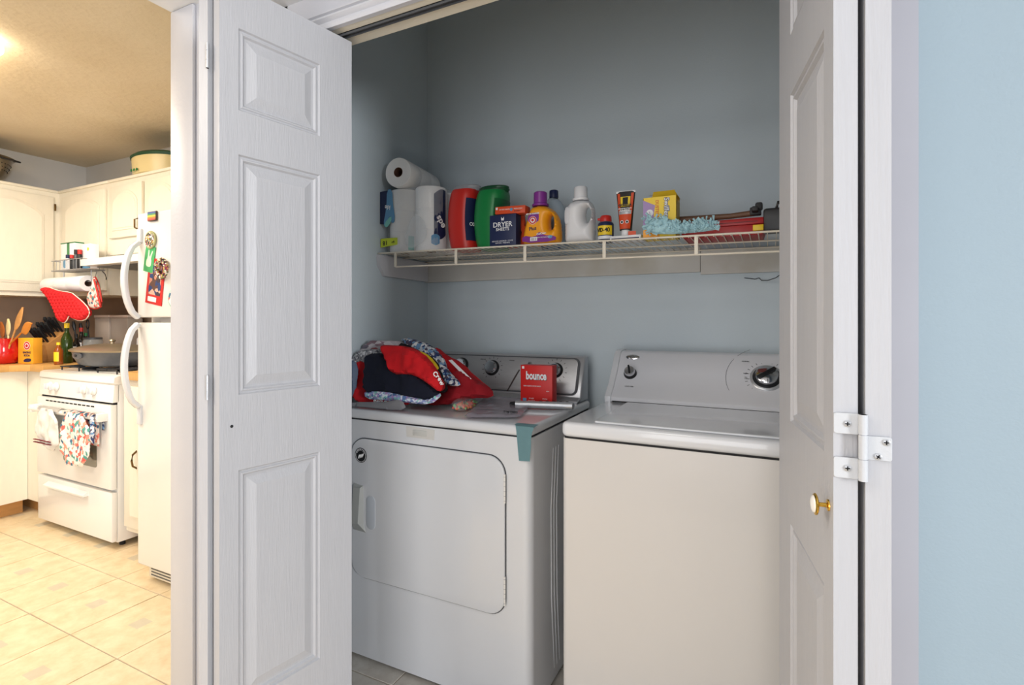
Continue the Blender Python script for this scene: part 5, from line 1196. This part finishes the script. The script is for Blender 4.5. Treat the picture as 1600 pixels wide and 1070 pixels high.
# knife block
q = at(72, 565, 1.80)
t = thing('knife_block', 'light wood knife block full of black handled knives', 'knife block', (-4.39, 1.745, CT+.001), rotz=R(14)); 
b = BM(); prism(b, [(-.01, 0), (.16, 0), (.17, .12), (.10, .20), (-.03, .11)], -.055, .055, axis='x', bev=.003); obj('block', b, M['wood'], t)
obj('lower_block', Box(-.045, .045, -.04, -.012, 0, .085, bev=.003), M['wood'], t)
for i in range(3):
    for j in range(3):
        x = -.036+.036*i; y = .0+.045*j; z = .13+.035*j
        obj('knife_handle', Tube([(x, y, z), (x, y-.025, z+.035), (x+.002, y-.06, z+.085), (x+.002, y-.062, z+.10)], [.006, .010, .012, .007], n=8), M['black'], t)
# bottles
def bottle(label, px, pyt, y, r, m, mc, neck=.55, lab_=None, base=CT, name='bottle', cat='bottle'):
    q = at(px, 560, y); H = at(px, pyt, y).z-base
    t = thing(name, label, cat, (q.x, y, base+.001)); obj('glass_body', lathe(BM(), [(r*.9, 0), (r, .004), (r, H*neck), (r*.85, H*(neck+.06)), (r*.38, H*(neck+.2)), (r*.36, H*.9)], n=22), m, t)
    obj('cap', lathe(BM(), [(r*.45, H*.88), (r*.45, H), (.001, H)], n=16), mc, t)
    if lab_: patch(t, 0, H*.15, H*(neck-.05), 200, 340, 0, 0, r+.0008, lab_, 'label')
    return t
bottle('tall green olive oil bottle with yellow cap', 104.5, 505, 1.745, .031, M['gglass'], M['yellow'], .58)
bottle('small amber honey bottle with yellow cap', 91.5, 535, 1.66, .023, M['honey'], M['yellow'], .62, M['yellow'])
bottle('dark sauce bottle right of the olive oil', 119, 522, 1.83, .022, mat('dark_glass', (30, 26, 22), .12), M['black'], .6, M['wprint'])
bottle('dark bottle with red and white label behind the pan', 127, 512, 1.90, .024, mat('dark_glass', (30, 26, 22), .12), M['red'], .6, M['wprint'])
bottle('small dark bottle with green label behind the pan', 134, 520, 1.93, .022, mat('dark_glass', (30, 26, 22), .12), M['green'], .6, M['kprint'])
for i, (px, pyt, y, lb) in enumerate(((117, 502, 1.93, 'black handled ladle leaning behind the bottles'), (128, 505, 1.97, 'black handled spatula leaning behind the bottles'), (137, 499, 1.985, 'black handled utensil with a loop behind the glass jar'))):
    q = at(px, pyt, y); t = thing('black_utensil', lb, 'utensil', (q.x+.0, y, CT+.001), world=True)
    h = q.z; obj('utensil_handle', Tube([(q.x, y+.02, CT+.002), (q.x, y, h-.06)], .005), M['black'], t)
    if i == 2: obj('utensil_loop', Tube([(q.x+.018*cos(a*pi/7), y, h-.034+.032*sin(a*pi/7)) for a in range(14)], .004, closed=True), M['black'], t)
    else: obj('utensil_grip', Tube([(q.x, y, h-.07), (q.x-.005, y-.004, h-.03), (q.x-.008, y-.006, h)], [.006, .013, .008], n=8), M['black'], t)
# canisters
for i, (px0, px1, lb) in enumerate(((147, 170, 'clear canister of flour, left of the pair by the backsplash'), (172, 210, 'wide clear canister half full, right of the pair by the backsplash'))):
    a, b_ = at(px0, 520, 2.04), at(px1, 520, 2.04); w = (b_.x-a.x)/2
    if i: w = min(w, (-3.97-a.x)/2)
    zt = at((px0+px1)/2, 492, 2.04).z; H = zt-CT-.001; t = thing('canister', lb, 'canister', (a.x+w, 2.09, CT+.001))
    obj('canister_wall', Box(-w+.002, w-.002, -.05, .05, 0, H-.02, bev=.008), mat('canister_plastic', (225, 215, 205), .2, alpha=.55), t)
    obj('contents', Box(-w+.006, w-.006, -.045, .045, .004, H*(.85 if i == 0 else .62), bev=.006), mat('flour_white', (232, 220, 206), .9), t)
    obj('canister_lid', Box(-w, w, -.053, .053, H-.02, H, bev=.005), mat('frosted_lid', (222, 206, 196), .3), t)
q = at(145, 540, 1.90)
t = thing('glass_jar', 'clip top glass jar with black lid behind the roasting pan', 'jar', (q.x, 1.90, CT+.001)); H = at(145, 527, 1.90).z-CT
obj('jar_glass', lathe(BM(), [(.05, 0), (.056, .006), (.056, H-.03), (.05, H-.012)], n=26), mat('jar_glass', (205, 210, 208), .08, alpha=.45), t); obj('jar_lid', lathe(BM(), [(.053, H-.014), (.053, H-.002), (.02, H), (.001, H)], n=26), M['dgrey'], t)
q = at(187, 540, 1.965)
t = thing('small_jar', 'small white spice jar with brown lid by the back of the range', 'jar', (-3.80, 2.115, .934)); H = .21
t.location = (q.x+.03, 2.085, .934) if q.x+.03 > -3.93 else (-3.90, 2.085, .934)
obj('jar_glass', lathe(BM(), [(.026, 0), (.028, .004), (.028, H-.04), (.022, H-.03)], n=20), M['wprint'], t); obj('jar_lid', lathe(BM(), [(.024, H-.03), (.024, H), (.001, H)], n=20), M['dwood'], t)

# on top of the cabinets
q = at(-2, 285, 1.35)
t = thing('colander', 'large dull metal colander on top of the left wall cabinet', 'colander', (-4.66, 1.50, UT+.0195))
R_, H = .172, .155
prof = [(.06, 0), (.065, .006), (.10, .012), (R_*.80, H*.40), (R_*.93, H*.72), (R_, H-.006), (R_+.012, H), (R_+.012, H+.004), (R_-.003, H+.002), (R_*.92, H*.72), (R_*.78, H*.42), (.098, .016), (.001, .010)]
obj('colander_bowl', lathe(BM(), prof, n=40), mat('dull_metal', (158, 146, 128), .3, metal=.9, var=.1), t)
b = BM()
for row, (rr, zz) in enumerate(((R_*.84, H*.47), (R_*.90, H*.60), (R_*.945, H*.73))):
    for k in range(40):
        a = 2*pi*k/40+row*.08; bmesh.ops.create_icosphere(b, subdivisions=1, radius=.0032, matrix=Matrix.Translation((rr*cos(a), rr*sin(a), zz)))
h_ = obj('perforations', b, M['dark'], t); h_['kind'] = 'stuff'
obj('loop_handle', Tube([(R_*.7, .05+.09, H-.01), (R_*.7+.04, .16, H-.02), (R_*.7+.065, .12, H-.022), (R_*.95, .06, H-.014)], .006), M['black'], t)
q = at(248, 270, 2.0); a0, a1 = at(221, 268, 2.03), at(276, 255, 2.03)
t = thing('roaster_pot', 'cream enamel pot with dark green lid on top of the back cabinets', 'pot', ((a0.x+a1.x)/2+.03, 2.025, UT+.0195)); w = (a1.x-a0.x)/2+.035; H = at(245, 243, 2.0).z-UT-.0195
H = max(.08, H)
obj('pot_body', lathe(BM(), [(.11, 0), (.128, .012), (.135, H*.8)], n=36, sx=w/.145), mat('cream_enamel', (232, 214, 160), .3), t); obj('pot_lid', lathe(BM(), [(.139, H*.80), (.142, H*.9), (.125, H), (.001, H+.006)], n=36, sx=w/.145), M['dgreen'], t)
obj('pot_handle', Tube([(-w*.9, -.03, H*.62), (-w*1.10, -.025, H*.66), (-w*1.10, .025, H*.66), (-w*.9, .03, H*.62)], .008), mat('cream_enamel', (232, 214, 160), .3), t)
for k in range(3): obj('flower_print', lathe(BM(), [(.009, -.139), (.009, -.1365)], n=8, axis='y', c=(-w*.3+k*.03, 0, .03)), M['green'], t)
# ceiling light
t = thing('ceiling_light', 'square white fluorescent fixture on the kitchen ceiling', 'light', (-3.37, .66, KC), world=True)
obj('diffuser', Box(-3.80, -2.945, .27, 1.04, 2.37, 2.425, bev=.02, seg=3), M['lamp'], t); obj('fixture_base', Box(-3.76, -2.98, .30, 1.0, 2.42, KC-.0005), M['wprint'], t)

for o in bpy.data.objects:
    n = o.name.split('.')[0]
    g = {'paper_towel_roll': 'paper towel rolls', 'detergent_tub': 'detergent tubs on the shelf', 'wooden_spoon': 'wooden spoons in the red crock', 'dish_towel': 'towels on the oven handle',
         'wall_cabinet': 'cream kitchen wall cabinets', 'base_cabinet': 'cream kitchen base cabinets', 'spice_jar': 'spice jars in the kitchen rack', 'canister': 'clear canisters by the backsplash',
         'bottle': 'bottles on the kitchen worktop', 'black_utensil': 'black utensils behind the bottles', 'worktop': 'butcher block worktops'}.get(n)
    if g and o.parent is None and 'group' not in o: o['group'] = g
